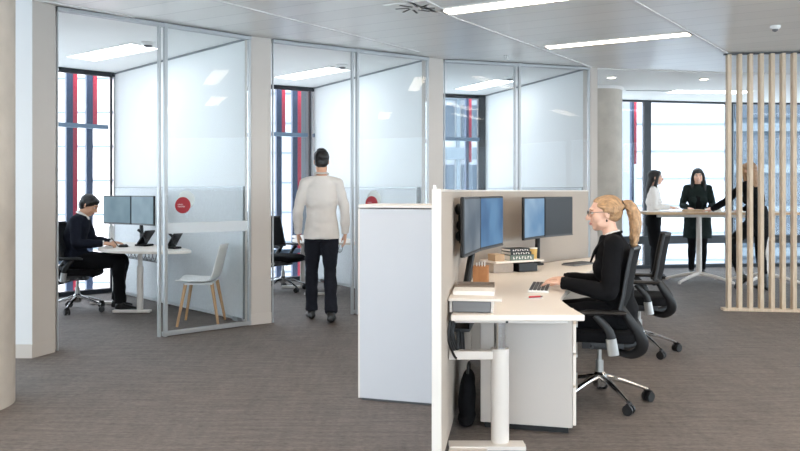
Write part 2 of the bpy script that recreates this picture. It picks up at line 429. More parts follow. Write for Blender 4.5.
lone_fin(1.14, 12.68, .33, 'navy and red sunshade fin at the edge of the third office window')

# glazed office fronts
def front(i, a, b, mid, dots, right_pane=True, left_pane=False):
    a, b = V(a), V(b); d = b-a; L = d.length; ang = math.atan2(d.y, d.x)
    w = struct_root('partition_%d' % i, (a.x, a.y, 0), ang)
    m = mid*L
    f = MB()
    f.box((L/2,0,H-.022), (L,.06,.034)); f.box((.006,0,H/2), (.012,.03,H)); f.box((L-.012,0,H/2), (.024,.035,H))
    f.box((m-.028,.012,H/2), (.024,.04,H)); f.box((m+.022,-.012,H/2), (.030,.045,H))
    f.box(((m+L)/2,0,.025), (L-m,.05,.04))
    f.obj('partition_frame', 'alu', w, .004)
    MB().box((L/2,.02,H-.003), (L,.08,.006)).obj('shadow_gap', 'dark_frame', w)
    g = MB().box(((m+L)/2,0,1.47), (L-m-.06,.012,2.85)).obj('pane', 'glass', w)
    if left_pane: MB().box((m/2,0,1.47), (m-.08,.012,2.85)).obj('pane', 'glass', w)
    MB().box(((m+L)/2,-.009,1.01), (L-m-.07,.004,.10)).obj('frosted_band', 'frost', w)
    if dots:
        x = m + .105*L
        rot = Matrix.Rotation(PI/2, 3, 'X')
        def disc(r, y, cx, cz, nm, mt):
            mb = MB(); mb.tube([(cx,y,cz),(cx,y-.002,cz)], [r,r], 40, sm=0); return mb.obj(nm, mt, w)
        disc(.088, -.007, x+.035, 1.275, 'pale_disc', 'frost_disc')
        disc(.078, -.010, x, 1.225, 'red_disc', 'red')
        # two short lines of small white lettering, too small to read
        t = MB(); random.seed(3)
        for row, (z, n) in enumerate(((1.232,5),(1.212,7))):
            for k in range(n):
                xx = x-.048+k*.0105
                t.box((xx,-.0135,z), (.0022,.001,.011)); t.box((xx+.003,-.0135,z+(.0045 if (k+row)%2 else -.0045)), (.006,.001,.0022))
        t.obj('lettering', 'sticker_white', w)
front(1, *FACET[0], .503, True); front(2, *FACET[1], .4985, True); front(3, *FACET[2], .489, False, left_pane=True)

# ------------------------------------------------------------------ buildings outside
def tower(label, cat, x0, x1, y, depth, h, wallm, linem, rows, cols, style, rz=0.0):
    r = thing('building', label, cat, ((x0+x1)/2, y, -12), rz)
    W = x1-x0
    MB().box((0,depth/2,(h+12)/2), (W,depth,h+12)).obj('wall', wallm, r)
    if style == 'panels':
        l = MB(); z = .5
        while z < h+12: l.box((0,-.02,z), (W,.08,.06)); z += rows
        for k in range(1, cols): l.box((-W/2+W*k/cols,-.02,(h+12)/2), (.05,.08,h+12))
        l.obj('joint', linem, r)
    else:
        g = MB(); f = MB(); z = 1.0
        while z < h+10:
            for k in range(cols):
                cx = -W/2+W*(k+.5)/cols
                g.box((cx,-.03,z+rows*.3), (W/cols*.8,.1,rows*.58))
            f.box((0,-.1,z+rows*.78), (W,.25,rows*.2)); z += rows
        for k in range(cols+1): f.box((-W/2+W*k/cols,-.1,(h+12)/2), (.14,.2,h+12))
        tag(g.obj('glazing', linem, r), kind='stuff') ; f.obj('spandrel', 'facade_frame', r)
tower('white panelled building with thin horizontal joints behind the standing women', 'building', 8.3, 11.6, 26, 10, 16, 'white_facade', 'facade_line', .95, 1, 'panels')
tower('blue glazed office building seen between the wooden slats', 'building', 12.0, 24, 27, 10, 18, 'facade_blue', 'facade_dark', 1.5, 8, 'windows')
tower('pale building with horizontal joints outside the third office', 'building', -3.0, 5.0, 30, 10, 16, 'white_facade', 'facade_dark', 2.4, 6, 'windows')
tower('pale pink brick building outside the seated man\'s office', 'building', -22, -9.2, 24, 10, 14, 'pale_brick', 'facade_line', 1.1, 9, 'panels')
tower('white panelled building outside the walking man\'s office', 'building', -8.6, -4.2, 30, 10, 14, 'white_facade', 'facade_line', 1.2, 3, 'panels')

# ------------------------------------------------------------------ ceiling fittings
def strip(x, y, ang, L, W, label, cool=False, z=H):
    t = thing('ceiling_light', label, 'ceiling light', (x, y, z), ang, 'recessed linear ceiling lights')
    f = MB()
    f.box((0,W/2+.008,-.004), (L+.03,.016,.012)); f.box((0,-W/2-.008,-.004), (L+.03,.016,.012)); f.box((L/2+.008,0,-.004), (.016,W,.012)); f.box((-L/2-.008,0,-.004), (.016,W,.012))
    f.obj('frame', 'lamp_white', t)
    MB().box((0,0,-.004), (L,W,.006)).obj('diffuser', 'lamp_cool' if cool else 'lamp', t)
    return t
A = math.radians(-28.5)
strip(1.04, 6.13, A, 1.46, .20, 'long ceiling light nearest the square swirl air vent, at the photo\'s top edge')
strip(2.245, 7.73, A, 1.46, .16, 'long ceiling light over the open floor, farther of the two on the metal ceiling')
for x, y in [(-.24,4.53),(-1.48,2.93),(-2.7,1.3),(3.6,5.1),(2.36,3.5),(1.1,1.9),(-.1,.3),(6.9,7.6),(6.1,5.3),(4.9,3.7),(3.6,2.0),(2.3,.3),(-3.5,3.2),(-5.2,1.2)]:  # unseen lights continuing the pattern, added to light the front
    strip(x, y, A, 1.44, .24, 'long ceiling light added out of view to light the front of the room')
strip(-3.30, 8.50, math.atan2(-.93,1.23), 1.3, .36, 'ceiling light in the office of the seated man', True, 2.95)
strip(-1.20, 10.02, math.atan2(-.95,.95), 1.2, .36, 'ceiling light in the office behind the walking man', True, 2.95)
strip(1.26, 11.1, math.atan2(-1.0,.51), 1.1, .36, 'ceiling light in the third office above the beige screen', True, 2.95)
strip(4.95, 11.85, .1, 1.3, .34, 'ceiling light by the far window above the standing women', True, 2.95)
strip(8.0, 11.7, -.05, 1.3, .34, 'ceiling light by the far window right of the slats', True, 2.95)
strip(-5.2, 7.6, math.atan2(-.93,1.23), 1.3, .24, 'ceiling light on the window side of the first office', True, 2.95)
t = thing('slot_diffuser', 'thin dark slot air diffuser in the white ceiling near the far window', 'vent', (3.92,11.7,2.951), .1)
MB().box((0,0,-.004), (.78,.08,.01)).obj('frame', 'lamp_white', t); MB().box((0,.015,-.008), (.74,.014,.008)).box((0,-.015,-.008), (.74,.014,.008)).obj('slot', 'dark_grey', t)
for x, y, l in ((2.95,10.35,'small round downlight beside the top of the far concrete column'), (4.3,10.5,'small round downlight in the white ceiling left of the slats')):
    t = thing('downlight', l, 'ceiling light', (x, y, 2.951))
    MB().lathe([(.075,0),(.075,-.012),(.055,-.014),(.055,-.004)]).auto('ring', 'lamp_white', t); MB().lathe([(.054,-.002),(.054,-.008)]).auto('diffuser', 'lamp', t)
# swirl diffuser
t = thing('air_vent', 'square ceiling air vent with black swirl slots at the top of the photo', 'vent', (.13,6.34,H), A)
MB().box((0,0,-.004), (.40,.40,.012)).obj('plate', 'lamp_white', t, .003)
s = MB()
for k in range(8):
    a = k*PI/4+.2; c = V((math.cos(a), math.sin(a), 0)); n = V((-math.sin(a), math.cos(a), 0))
    s.bar(c*.045+n*.03+V((0,0,-.011)), c*.165+n*.03+V((0,0,-.011)), .018, .004)
s.obj('slot', 'black_plastic', t)
def dome(x, y, z, label, r=.06):
    t = thing('smoke_detector', label, 'detector', (x, y, z))
    MB().lathe([(r,0),(r,-.014),(r*.8,-.03),(r*.55,-.032)]).auto('base', 'lamp_white', t); MB().lathe([(r*.6,-.03),(r*.55,-.045),(r*.2,-.055)]).auto('sensor', 'grey_plastic', t)
dome(3.57, 7.06, H, 'ceiling detector on the metal ceiling above the slats', .045)
dome(-2.70, 7.95, 2.95, 'round sensor at the end of the seated man\'s office light', .075)
dome(-.73, 9.36, 2.95, 'round sensor at the end of the light behind the walking man', .075)
dome(1.53, 10.35, 2.95, 'round sensor at the end of the third office light', .075)
t = thing('ceiling_sprinkler', 'small sprinkler head on the metal ceiling above the third office', 'sprinkler', (1.23,8.6,H))
MB().lathe([(.03,0),(.03,-.006)]).auto('rosette', 'satin', t); MB().lathe([(.009,-.004),(.009,-.04)]).lathe([(.02,-.04),(.02,-.044)]).auto('head', 'satin', t)
# ------------------------------------------------------------------ furniture
# acoustic panels along the office walls
def pinboard(w, s0, s1, label):
    a, b = V(w[0]), V(w[1]); d = (b-a).normalized(); ang = math.atan2(d.y, d.x)
    n = V((-d.y, d.x))                       # towards the room on the left of a->b
    p = a + d*s0 + n*.03
    t = thing('acoustic_panel', label, 'panel', (p.x, p.y, 0), ang)
    L = s1-s0
    MB().box((L/2,0,.72), (L,.05,1.36)).obj('felt', 'grey_fabric', t, .01)
    MB().box((-.004,0,.72), (.008,.056,1.37)).box((L/2,0,1.404), (L,.056,.01)).obj('edge_trim', 'alu', t)
    MB().box((.15,0,.02), (.1,.05,.04)).box((L-.15,0,.02), (.1,.05,.04)).obj('foot', 'alu', t)
pinboard(W1, .12, 3.2, 'grey felt panel along the wall behind the white chair')
pinboard(W2, .28, 3.0, 'grey felt panel along the wall of the walking man\'s office')
pinboard(W3, .12, 2.8, 'grey felt panel in the third office behind the beige screen')

# office chair: faces +X, origin on the floor under its column
def office_chair(loc, rz, label):
    t = thing('office_chair', label, 'chair', loc, rz, 'black office chairs')
    b = MB(); hubz = .10
    for k in range(5):
        a = k*2*PI/5+.873; c = V((math.cos(a), math.sin(a), 0))
        b.tube([c*.02+V((0,0,.165)), c*.15+V((0,0,.135)), c*.31+V((0,0,.08))], [(.020,.028),(.016,.022),(.011,.016)], 10, sm=3)
    b.lathe([(.036,.10),(.046,.13),(.045,.18),(.03,.195)])
    base = b.auto('star_base', 'chrome', t)
    for k in range(5):
        a = k*2*PI/5+.873; c = V((math.cos(a), math.sin(a), 0))*.315; n = V((-math.sin(a+.6), math.cos(a+.6), 0))
        w = MB(); cc = c+V((0,0,.033))
        w.cyl(cc+n*.009, cc+n*.028, .032); w.cyl(cc-n*.028, cc-n*.009, .032); w.cyl(cc-n*.01, cc+n*.01, .016); w.cyl(c+V((0,0,.05)), c+V((0,0,.085)), .010)
        w.tube([cc+V((0,0,.03))-n*.026, cc+V((0,0,.036)), cc+V((0,0,.03))+n*.026], .012, 8)
        w.auto('caster', 'black_plastic', base)
    MB().cyl((0,0,.17), (0,0,.27), .026).cyl((0,0,.26), (0,0,.37), .015).auto('gas_column', 'satin', t)
    m = MB(); m.box((-.02,0,.375), (.26,.15,.05)); m.box((-.02,0,.405), (.16,.34,.03)); m.cyl((.05,-.22,.385), (.05,.22,.385), .010); m.ell((.05,-.22,.385), (.03,.012,.014)); m.obj('mechanism', 'dark_grey', t, .01)
    # seat: rounded cushion with a waterfall front
    def seatf(u, v):
        x = -.22+.47*u; y = -.245+.49*v
        e = max(0, (abs(2*u-1)-.6)/.4)**2; f = max(0, (abs(2*v-1)-.6)/.4)**2
        k = .93 if True else 1
        yy = y*(1-.14*e); xx = x*(1-.08*f)
        z = .458 - .018*f - .028*max(0, (u-.7)/.3)**2 + .012*abs(2*v-1)**2 - .004*e
        return (xx, yy, z), (0,0,1)
    MB().sheet(seatf, 18, 16, .065).auto('seat', 'black_fabric', t, .018, 3)
    # back: thin leaning mesh panel in a frame
    prof = [(-.165,.60),(-.190,.70),(-.205,.80),(-.225,.91),(-.245,1.0)]
    def pf(v):
        s = v*(len(prof)-1); i = min(int(s), len(prof)-2); q = s-i
        return V((prof[i][0]*(1-q)+prof[i+1][0]*q, 0, prof[i][1]*(1-q)+prof[i+1][1]*q))
    def backf(u, v):
        p = pf(v); y = (u-.5)*(.44-.05*v)
        x = p.x + .055*(2*abs(u-.5))**2
        return (x, y, p.z), (-1,0,-.2)
    bk = MB().sheet(backf, 14, 14, .018).auto('backrest', 'black_mesh', t, .006)
    fr = MB()
    for s in (-1, 1):
        fr.tube([backf(.5+.5*s, k/6)[0] for k in range(7)], [(.013,.011)]*7, 8, sm=2)
    fr.tube([backf(k/8, 1)[0] for k in range(9)], .014, 8, sm=2); fr.tube([backf(k/8, 0)[0] for k in range(9)], .014, 8, sm=2)
    fr.auto('back_frame', 'black_plastic', bk)
    # heavy bow that swings out behind and back under the seat
    bw = MB()
    for s in (-1, 1):
        bw.tube([(-.125,s*.205,.645),(-.18,s*.205,.56),(-.245,s*.19,.455),(-.245,s*.17,.385),(-.18,s*.13,.338),(-.06,s*.06,.355)], [(.020,.014),(.028,.015),(.036,.016),(.036,.016),(.026,.016),(.018,.016)], 10, side=(0,1,0), sm=5)
    bw.tube([(-.25,-.17,.41),(-.262,0,.405),(-.25,.17,.41)], [(.03,.022)]*3, 10, sm=4)
    bw.auto('back_bow', 'black_plastic', t)
    for s in (-1, 1):
        a = MB()
        a.tube([(-.07,s*.275,.385),(-.055,s*.285,.50),(.03,s*.285,.600)], [(.028,.014),(.026,.013),(.022,.012)], 10, side=(0,1,0), sm=4)
        a.tube([(-.15,s*.275,.618),(-.09,s*.28,.618),(.06,s*.285,.618),(.13,s*.278,.610)], [(.012,.028),(.016,.042),(.017,.045),(.010,.03)], 12, side=(0,1,0), sm=4)
        arm = a.auto('armrest', 'black_plastic', t)
        MB().tube([(-.078,s*.276,.36),(-.062,s*.284,.46)], [(.034,.019),(.032,.018)], 10, side=(0,1,0), sm=0).tube([(-.075,s*.27,.372),(-.06,s*.12,.372)], [.016,.016], 8, sm=0).auto('bracket', 'satin', arm)
    return t
CH1 = (1.29, 4.80, 0); R1 = math.radians(166)
oc = office_chair(CH1, R1, 'black office chair with chrome base under the blonde woman')
dup(oc, (2.03,6.30,0), math.radians(163), 'empty black office chair between the blonde woman and the standing women')
CH2 = (-3.66, 8.42, 0); R2 = math.radians(8)
dup(oc, CH2, R2, 'black office chair under the man writing in the glass office')
dup(oc, (-1.60,10.15,0), math.radians(-25), 'empty black office chair left of the walking man')

# white shell chair on wooden legs, faces -X in the photo (local front +X)
t = thing('shell_chair', 'white plastic shell chair with four pale wooden legs behind the glass', 'chair', (-2.06,7.63,0), math.radians(184))
def shellf(u, v):
    # u across, v along from the seat front up to the back top
    pts = [(.21,.445),(.16,.452),(.0,.440),(-.13,.446),(-.20,.50),(-.235,.62),(-.265,.74),(-.285,.82)]
    s = v*(len(pts)-1); i = min(int(s), len(pts)-2); q = s-i
    p0 = pts[max(i-1,0)]; p1 = pts[i]; p2 = pts[i+1]; p3 = pts[min(i+2,len(pts)-1)]
    cr = lambda k: .5*(2*p1[k]+(p2[k]-p0[k])*q+(2*p0[k]-5*p1[k]+4*p2[k]-p3[k])*q*q+(3*p1[k]-p0[k]-3*p2[k]+p3[k])*q**3)
    x, z = cr(0), cr(1); w = .225 if v < .55 else .225-.035*((v-.55)/.45)
    if v > .9: w *= 1-.25*((v-.9)/.1)**2
    if v < .1: w *= 1-.18*((.1-v)/.1)**2
    e = abs(2*u-1)
    if v < .5: z += .018*e**2
    else: x += .045*e**2
    n = V((p2[1]-p1[1], 0, -(p2[0]-p1[0]))).normalized()
    return (x, (u-.5)*2*w, z), n
MB().sheet(shellf, 14, 28, .012).auto('shell', 'white_plastic', t, .004)
MB().box((-.02,0,.425), (.26,.30,.018)).bar((.12,-.16,.425),(-.16,-.16,.425),.03,.02).bar((.12,.16,.425),(-.16,.16,.425),.03,.02).obj('under_frame', 'white_plastic', t, .005)
for sx, sy in ((1,1),(1,-1),(-1,1),(-1,-1)):
    MB().cyl((.13*sx-.02, .15*sy, .425), (.205*sx-.02, .20*sy, 0), .019, .013, 14).auto('leg', 'chair_wood', t)

# office tables (rounded top on a white T frame, cable tray below)
def office_table(loc, rz, label):
    t = thing('office_table', label, 'table', loc, rz, 'white office tables')
    pts = [(-3.42,8.62),(-3.36,8.25),(-3.1,7.97),(-2.75,7.86),(-2.40,7.84),(-2.27,7.92),(-2.27,8.06),(-2.5,8.40),(-3.12,9.04),(-3.45,9.32),(-3.66,9.22),(-3.52,8.95)]
    c = V((-2.9,8.4))
    loop, _ = smooth_path([(x-c.x, y-c.y, 0) for x, y in pts]+[(pts[0][0]-c.x, pts[0][1]-c.y, 0)], [0]*(len(pts)+1), 4)
    MB().prism([(p.x, p.y) for p in loop[:-1]], .692, .722).obj('table_top', 'desk_white', t, .006)
    for (x, y) in ((.0,-.12),(-.52,.52)):
        l = MB().cyl((x,y,.03), (x,y,.52), .035).cyl((x,y,.5), (x,y,.68), .026)
        l.bar((x-.30,y-.0,.02), (x+.12,y-.0,.02), .07, .03); l.box((x,y,.68), (.10,.36,.02), .75)
        l.auto('leg', 'white_steel', t, .006)
    tr = MB(); d = V((-.695,.72,0)); n = V((.72,.695,0))
    for k in range(9): tr.bar(V((.08,-.02,.58))+n*(.02+.012*k)+V((0,0,-.03*math.sin(k*PI/8))), V((.08,-.02,.58))+d*.75+n*(.02+.012*k)+V((0,0,-.03*math.sin(k*PI/8))), .004, .004)
    for k in range(9): tr.tube([V((.08,-.02,.66))+d*.75*k/8+n*.02, V((.08,-.02,.56))+d*.75*k/8+n*.05, V((.08,-.02,.56))+d*.75*k/8+n*.1, V((.08,-.02,.66))+d*.75*k/8+n*.13], .004, 5, sm=2)
    tr.obj('cable_tray', 'grey_plastic', t)
    return t
ot = office_table((-2.9,8.4,0), 0, 'white rounded table with monitors in front of the seated man')
dup(ot, (-.93,9.78,0), math.radians(-9), 'white rounded table beyond the walking man')

# monitors
def monitor_pair(pts, ztop, h, base, label, mats, head, knuckle=None, zdesk=.722):
    # pts: lower-left ... points of the panels' front faces in plan, base: foot on the desk
    t = thing('monitor_pair', label, 'monitors', (base[0], base[1], zdesk), 0.0, 'twin monitors on arms')
    o = V((base[0], base[1], 0)); zc = ztop-h/2-zdesk
    for (a, b), sm in zip(zip(pts, pts[1:]), mats):
        a, b = V((a[0], a[1], 0))-o, V((b[0], b[1], 0))-o
        d = (b-a).normalized(); n = V((d.y, -d.x, 0)); W = (b-a).length-.006; ang = math.atan2(d.y, d.x)
        c = (a+b)/2
        rot = Matrix.Rotation(ang, 3, 'Z')
        k = MB().box(c-n*.012+V((0,0,zc)), (W,.024,h), rot=rot).box(c-n*.03+V((0,0,zc)), (W*.55,.03,h*.6), rot=rot).obj('monitor_case', 'black_plastic', t, .006)
        MB().box(c+n*.001+V((0,0,zc+.004)), (W-.022,.003,h-.034), rot=rot).obj('screen', sm, k)
        MB().box(c+n*.001+V((0,0,zc-h/2+.006)), (W-.004,.003,.011), rot=rot).obj('bezel', 'dark_grey', k)
    ms = [((V((a[0],a[1],0))+V((b[0],b[1],0)))/2-o, (V((b[0],b[1],0))-V((a[0],a[1],0))).normalized()) for a, b in zip(pts, pts[1:])]
    arm = MB(); hd = V((head[0], head[1], 0))-o
    arm.tube([(0,0,.01), V((hd.x*.5, hd.y*.5, (zc-.02)*.55)), V((hd.x, hd.y, zc-.02))], [(.024,.03),(.022,.026),(.02,.024)], 10, sm=4)
    for c, d in ms:
        n = V((d.y, -d.x, 0)); vb = c-n*.05+V((0,0,zc))
        arm.tube([V((hd.x, hd.y, zc-.03)), (V((hd.x, hd.y, zc-.02))+vb)/2-n*.02, vb], [.02,.018,.02], 10, sm=3)
        arm.cyl(vb-n*.005, vb+n*.012, .045); arm.ell(vb-n*.02, (.03,.03,.035))
    if knuckle:
        kp = V((knuckle[0], knuckle[1], 0))-o
        arm.ell(kp+V((0,0,zc+.10)), (.022,.03,.035)); arm.ell(kp+V((0,.03,zc-.06)), (.016,.022,.03)); arm.tube([kp+V((.01,0,zc+.1)), kp+V((.012,.02,zc)), kp+V((.02,.05,zc-.1))], .013, 8)
    arm.auto('monitor_arm', 'black_plastic', t)
    MB().lathe([(.055,0),(.055,.012),(.03,.02),(.026,.05)]).auto('foot', 'black_plastic', t)
    return t
monitor_pair([(.363,4.21),(.509,4.71),(.723,5.2)], 1.325, .346, (.405,4.60), 'twin monitors with a blue picture beside the near end of the beige screen', ('screen_grey','screen_blue'), (.50,4.82), (.345,4.36))
monitor_pair([(.99,5.92),(1.232,6.32),(1.557,6.68)], 1.31, .346, (1.19,6.43), 'twin monitors left of the blonde woman\'s face, right one nearly black', ('screen_pale','screen_dark'), (1.19,6.40))
monitor_pair([(-3.62,9.05),(-3.19,8.8),(-2.81,8.47)], 1.305, .345, (-3.08,8.86), 'twin monitors facing the man in the glass office', ('screen_teal','screen_teal'), (-3.10,8.87))

# phones, mouse, bottle on the office table
def desk_phone(x, y, rz, label, w=.17):
    t = thing('desk_phone', label, 'phone', (x, y, .722), rz, 'black desk phones')
    r = Matrix.Rotation(math.radians(52), 3, 'Y')
    MB().box((-.01,0,.012), (.15,w*.9,.022)).bar((.05,0,.01), (.0,0,.10), .06, .02).obj('stand', 'black_plastic', t, .005)
    MB().box((-.035,0,.10), (.20,w,.022), rot=r).obj('panel', 'black_plastic', t, .006)
    MB().box((-.045,0,.112), (.06,w*.7,.01), rot=r).obj('display', 'screen_dark', t)
    MB().tube([(-.10,w*.38,.05),(-.05,w*.38,.13),(.02,w*.38,.19)], [.018,.013,.018], 10, side=(0,1,0)).auto('handset', 'black_plastic', t)
desk_phone(-2.98, 8.62, math.radians(160), 'black tilted desk phone under the office monitors')
desk_phone(-2.52, 8.22, math.radians(150), 'small black desk phone by the glass office post', .12)
t = thing('computer_mouse', 'black computer mouse by the writing man\'s hand', 'mouse', (-3.14,8.42,.722), .3)
MB().ell((0,0,.012), (.055,.032,.022), 20).auto('shell', 'black_plastic', t); MB().box((.03,0,.033), (.02,.006,.006)).obj('wheel', 'grey_plastic', t)
t = thing('bottle', 'white bottle with peach cap beside the seated man', 'bottle', (-3.57,9.17,.722))
MB().lathe([(.034,0),(.037,.02),(.037,.17),(.03,.20),(.016,.225),(.016,.25)]).auto('body', 'white_plastic', t); MB().lathe([(.019,.245),(.021,.29),(.014,.30)]).auto('cap', 'peach', t)
tag(MB().box((-3.22,8.55,.7245), (.21,.15,.004), .4).obj('paper_sheet', 'paper'), 'white sheet of paper under the writing man\'s hand', 'paper')
t = thing('bottle', 'white bottle on the table beyond the walking man', 'bottle', (-.55,9.45,.722))
MB().lathe([(.034,0),(.037,.02),(.037,.15),(.03,.18),(.016,.205),(.016,.225)]).auto('body', 'white_plastic', t); MB().lathe([(.019,.22),(.021,.26),(.014,.27)]).auto('cap', 'pink_red', t)

# beige desk screens, white edged, and the white cupboard beyond
def desk_screen(a, b, label, post):
    a, b = V(a), V(b); d = b-a; L = d.length; ang = math.atan2(d.y, d.x)
    t = thing('desk_screen', label, 'screen', (a.x, a.y, 0), ang, 'beige fabric desk screens')
    MB().box((L/2,.019,.70), (L-.004,.038,1.32)).obj('panel', 'screen_fabric', t, .004)
    MB().box((L/2,.030,.68), (L,.022,1.33)).obj('back_board', 'cupboard', t, .003)
    MB().box((L/2,.019,1.362), (L,.044,.012)).obj('top_trim', 'white_steel', t, .002)
    if post:
        MB().box((-.008,.019,.685), (.02,.046,1.37)).obj('end_post', 'white_steel', t, .004)
        k = MB(); k.box((.0,.03,1.376), (.02,.012,.026)); k.box((.03,.03,1.374), (.03,.012,.014)); k.obj('hook', 'white_plastic', t, .002)
        MB().box((.16,-.11,.008), (.40,.20,.016)).obj('foot', 'white_steel', t, .004)
    return t
A0, PC, B1 = (.195,3.55), (.565,5.92), (1.87,7.36)
desk_screen(A0, PC, 'beige fabric screen with white end behind the near monitors', True)
desk_screen((.57,5.94), B1, 'beige fabric screen behind the monitors at the blonde woman\'s face', False)
t = thing('storage_cupboard', 'tall white cupboard left of the beige desk screen', 'cupboard', (-.262,4.83,0), math.atan2(-.14,.47))
MB().box((.25,.21,.63), (.50,.42,1.23)).obj('body', 'cupboard', t, .003)
MB().box((.25,.21,1.262), (.515,.435,.022)).obj('top', 'white_steel', t, .003)
MB().box((-.006,.21,.63), (.012,.42,1.235)).obj('door', 'white_steel', t, .002)
MB().box((.25,.21,.008), (.48,.40,.016)).obj('plinth', 'dark_grey', t)

# desks
def desk(poly, label, z0=.690, z1=.722):
    c = V((sum(p[0] for p in poly)/len(poly), sum(p[1] for p in poly)/len(poly)))
    t = thing('desk', label, 'desk', (c.x, c.y, 0), 0, 'white sit-stand desks')
    MB().prism([(p[0]-c.x, p[1]-c.y) for p in poly], z0, z1).obj('desk_top', 'desk_white', t, .005)
    return t, c
front1 = [(.952,3.82),(.938,4.10),(.945,4.38),(1.02,4.62),(1.14,4.95),(1.27,5.24),(1.38,5.44)]
back1 = [(.60,5.86),(.262,3.82)]
t, c = desk(front1+back1, 'white desk with keyboard in front of the blonde woman')
L_ = lambda x, y, z: V((x-c.x, y-c.y, z))
lg = MB()
lg.bar(L_(.29,3.97,.675), L_(.85,3.97,.675), .07, .03); lg.bar(L_(.31,3.90,.680), L_(.88,3.90,.674), .02, .02)
lg.obj('support_beam', 'white_steel', t, .004)
k = MB(); k.box(L_(.56,3.888,.674), (.012,.01,.012)); k.obj('bolt', 'black_plastic', t)
l1 = MB().cyl(L_(.535,3.97,.02), L_(.535,3.97,.52), .048, None, 28).auto('leg', 'white_steel', t)
MB().cyl(L_(.535,3.97,.52), L_(.535,3.97,.675), .032, None, 24).auto('lift_tube', 'chrome', l1)
f = MB(); f.box(L_(.46,3.93,.012), (.40,.10,.022)); f.tube([L_(.66,3.93,.012), L_(.664,3.93,.012)], .01, 6, sm=0); f.obj('foot', 'white_steel', l1, .01)
l2 = MB().cyl(L_(.90,5.28,.02), L_(.90,5.28,.52), .048, None, 28).box(L_(.90,5.28,.012), (.12,.60,.022), -.5).auto('leg', 'white_steel', t)
MB().cyl(L_(.90,5.28,.52), L_(.90,5.28,.69), .032, None, 24).auto('lift_tube', 'chrome', l2)
MB().bar(L_(.26,3.97,.485), L_(.50,3.97,.485), .05, .045).obj('cross_rail', 'white_steel', t, .004)
tr = MB().bar(L_(.33,4.05,.60), L_(.62,5.6,.60), .10, .02).bar(L_(.38,4.05,.63), L_(.67,5.6,.63), .01, .07)
tr.obj('cable_tray', 'black_plastic', t, .004)
cab = MB(); random.seed(11)
for k in range(4):
    s = random.uniform(-.03,.03); y = 3.90+k*.03
    cab.tube([L_(.265+.012*k, y, .68), L_(.255+.01*k, y+s, .58), L_(.30+.015*k, y+.05, .46+.02*random.random()), L_(.31+.012*k, y+.12, .60)], .007, 6)
cab.auto('cable', 'black_plastic', t)
poly2 = [(1.385,5.45),(1.46,5.8),(1.60,6.12),(1.86,6.48),(2.16,6.70),(2.22,6.86),(1.93,7.24),(.64,5.97),(.605,5.87)]
t, c = desk(poly2, 'white desk with grey keyboard beyond the blonde woman')
for x, y in ((1.95,6.85),(1.15,5.95)):
    l = MB().cyl(L_(x,y,.02), L_(x,y,.52), .048).box(L_(x,y,.012), (.5,.1,.022), -.75).auto('leg', 'white_steel', t)
    MB().cyl(L_(x,y,.52), L_(x,y,.69), .032).auto('lift_tube', 'chrome', l)

# pedestal of drawers under the near desk, fronts face the sitter
t = thing('drawer_pedestal', 'white drawer pedestal under the near desk', 'drawers', (.712,4.20,0), math.radians(-13.4))
MB().box((0,.21,.335), (.515,.42,.60)).obj('body', 'pedestal', t, .004)
MB().box((0,.21,.6365), (.522,.424,.012)).obj('top', 'pedestal', t, .002)
for z, h in ((.535,.16),(.36,.17),(.155,.21)):
    d = MB().box((.268,.21,z), (.018,.415,h)).obj('drawer', 'desk_white', t, .003)
    MB().box((.28,.21,z+h/2-.012), (.012,.36,.014)).obj('handle', 'satin', d)
MB().box((0,.21,.018), (.47,.38,.034)).obj('plinth', 'black_plastic', t)
# bag on the floor behind the desk leg
t = thing('backpack', 'black bag slumped on the floor beside the drawer pedestal', 'bag', (.392,4.34,0), -.2)
b = MB(); b.ell((0,0,.15), (.050,.14,.15)); b.ell((.008,.01,.25), (.038,.09,.07)); b.ell((-.0,0,.04), (.052,.15,.04)); b.blob('body', 'black_fabric', t, .008, 4, .003)
MB().tube([(.008,-.04,.30),(.01,-.03,.35),(.01,.03,.35),(.008,.04,.30)], .008, 8).auto('handle', 'black_plastic', t)

# shelf risers on the desk
t = thing('desk_riser', 'white desk riser with grey drawer at the near end of the desk', 'desk shelf', (.375,3.87,.722), math.radians(-8))
MB().prism([(-.125,0),(.155,0),(.155,.10),(.115,.13),(.115,.55),(-.125,.55)], .062, .076).obj('shelf', 'desk_white', t, .003)
MB().box((-.112,.28,.031), (.012,.52,.062)).box((.105,.28,.031), (.012,.52,.062)).obj('side', 'white_steel', t)
MB().box((-.004,.165,.031), (.20,.30,.056)).obj('drawer', 'grey_plastic', t, .003)
tag(MB().prism([(-.11,0),(.11,0),(.11,.17),(-.11,.17)], 0, .022).obj('paper_stack', 'paper'), 'white papers lying on the near desk riser', 'paper')
o = bpy.data.objects['paper_stack']; o.location = (.395,3.99,.799); o.rotation_euler = (0,0,-.14)
t = thing('letter_tray', 'flat taupe tray at the back of the near desk riser', 'tray', (.435,4.29,.799), -.14)
MB().box((0,0,.006), (.22,.20,.012)).box((0,-.098,.012), (.22,.006,.024)).box((0,.098,.012), (.22,.006,.024)).box((-.107,0,.012), (.006,.20,.024)).box((.107,0,.012), (.006,.20,.024)).obj('tray', 'taupe', t, .002)
t = thing('pencil_box', 'small wooden box beside the foot of the near monitors', 'box', (.545,4.99,.722), -.2)
b = MB(); b.box((0,0,.006), (.095,.095,.012))
b.obj('bottom', 'box_wood', t)
for (x, y, sx, sy, nm) in ((0,-.045,.1,.01,0),(0,.045,.1,.01,0),(-.045,0,.01,.08,0),(.045,0,.01,.08,0)):
    MB().box((x,y,.068), (sx,sy,.136)).obj('side', 'box_wood', t, .002)
q = MB()
for k in range(4): q.cyl((-.025+.016*k,.0,.02), (-.03+.018*k,.01,.155+.005*k), .004, None, 8)
tag(q.obj('pens', 'paper', t), kind='stuff')
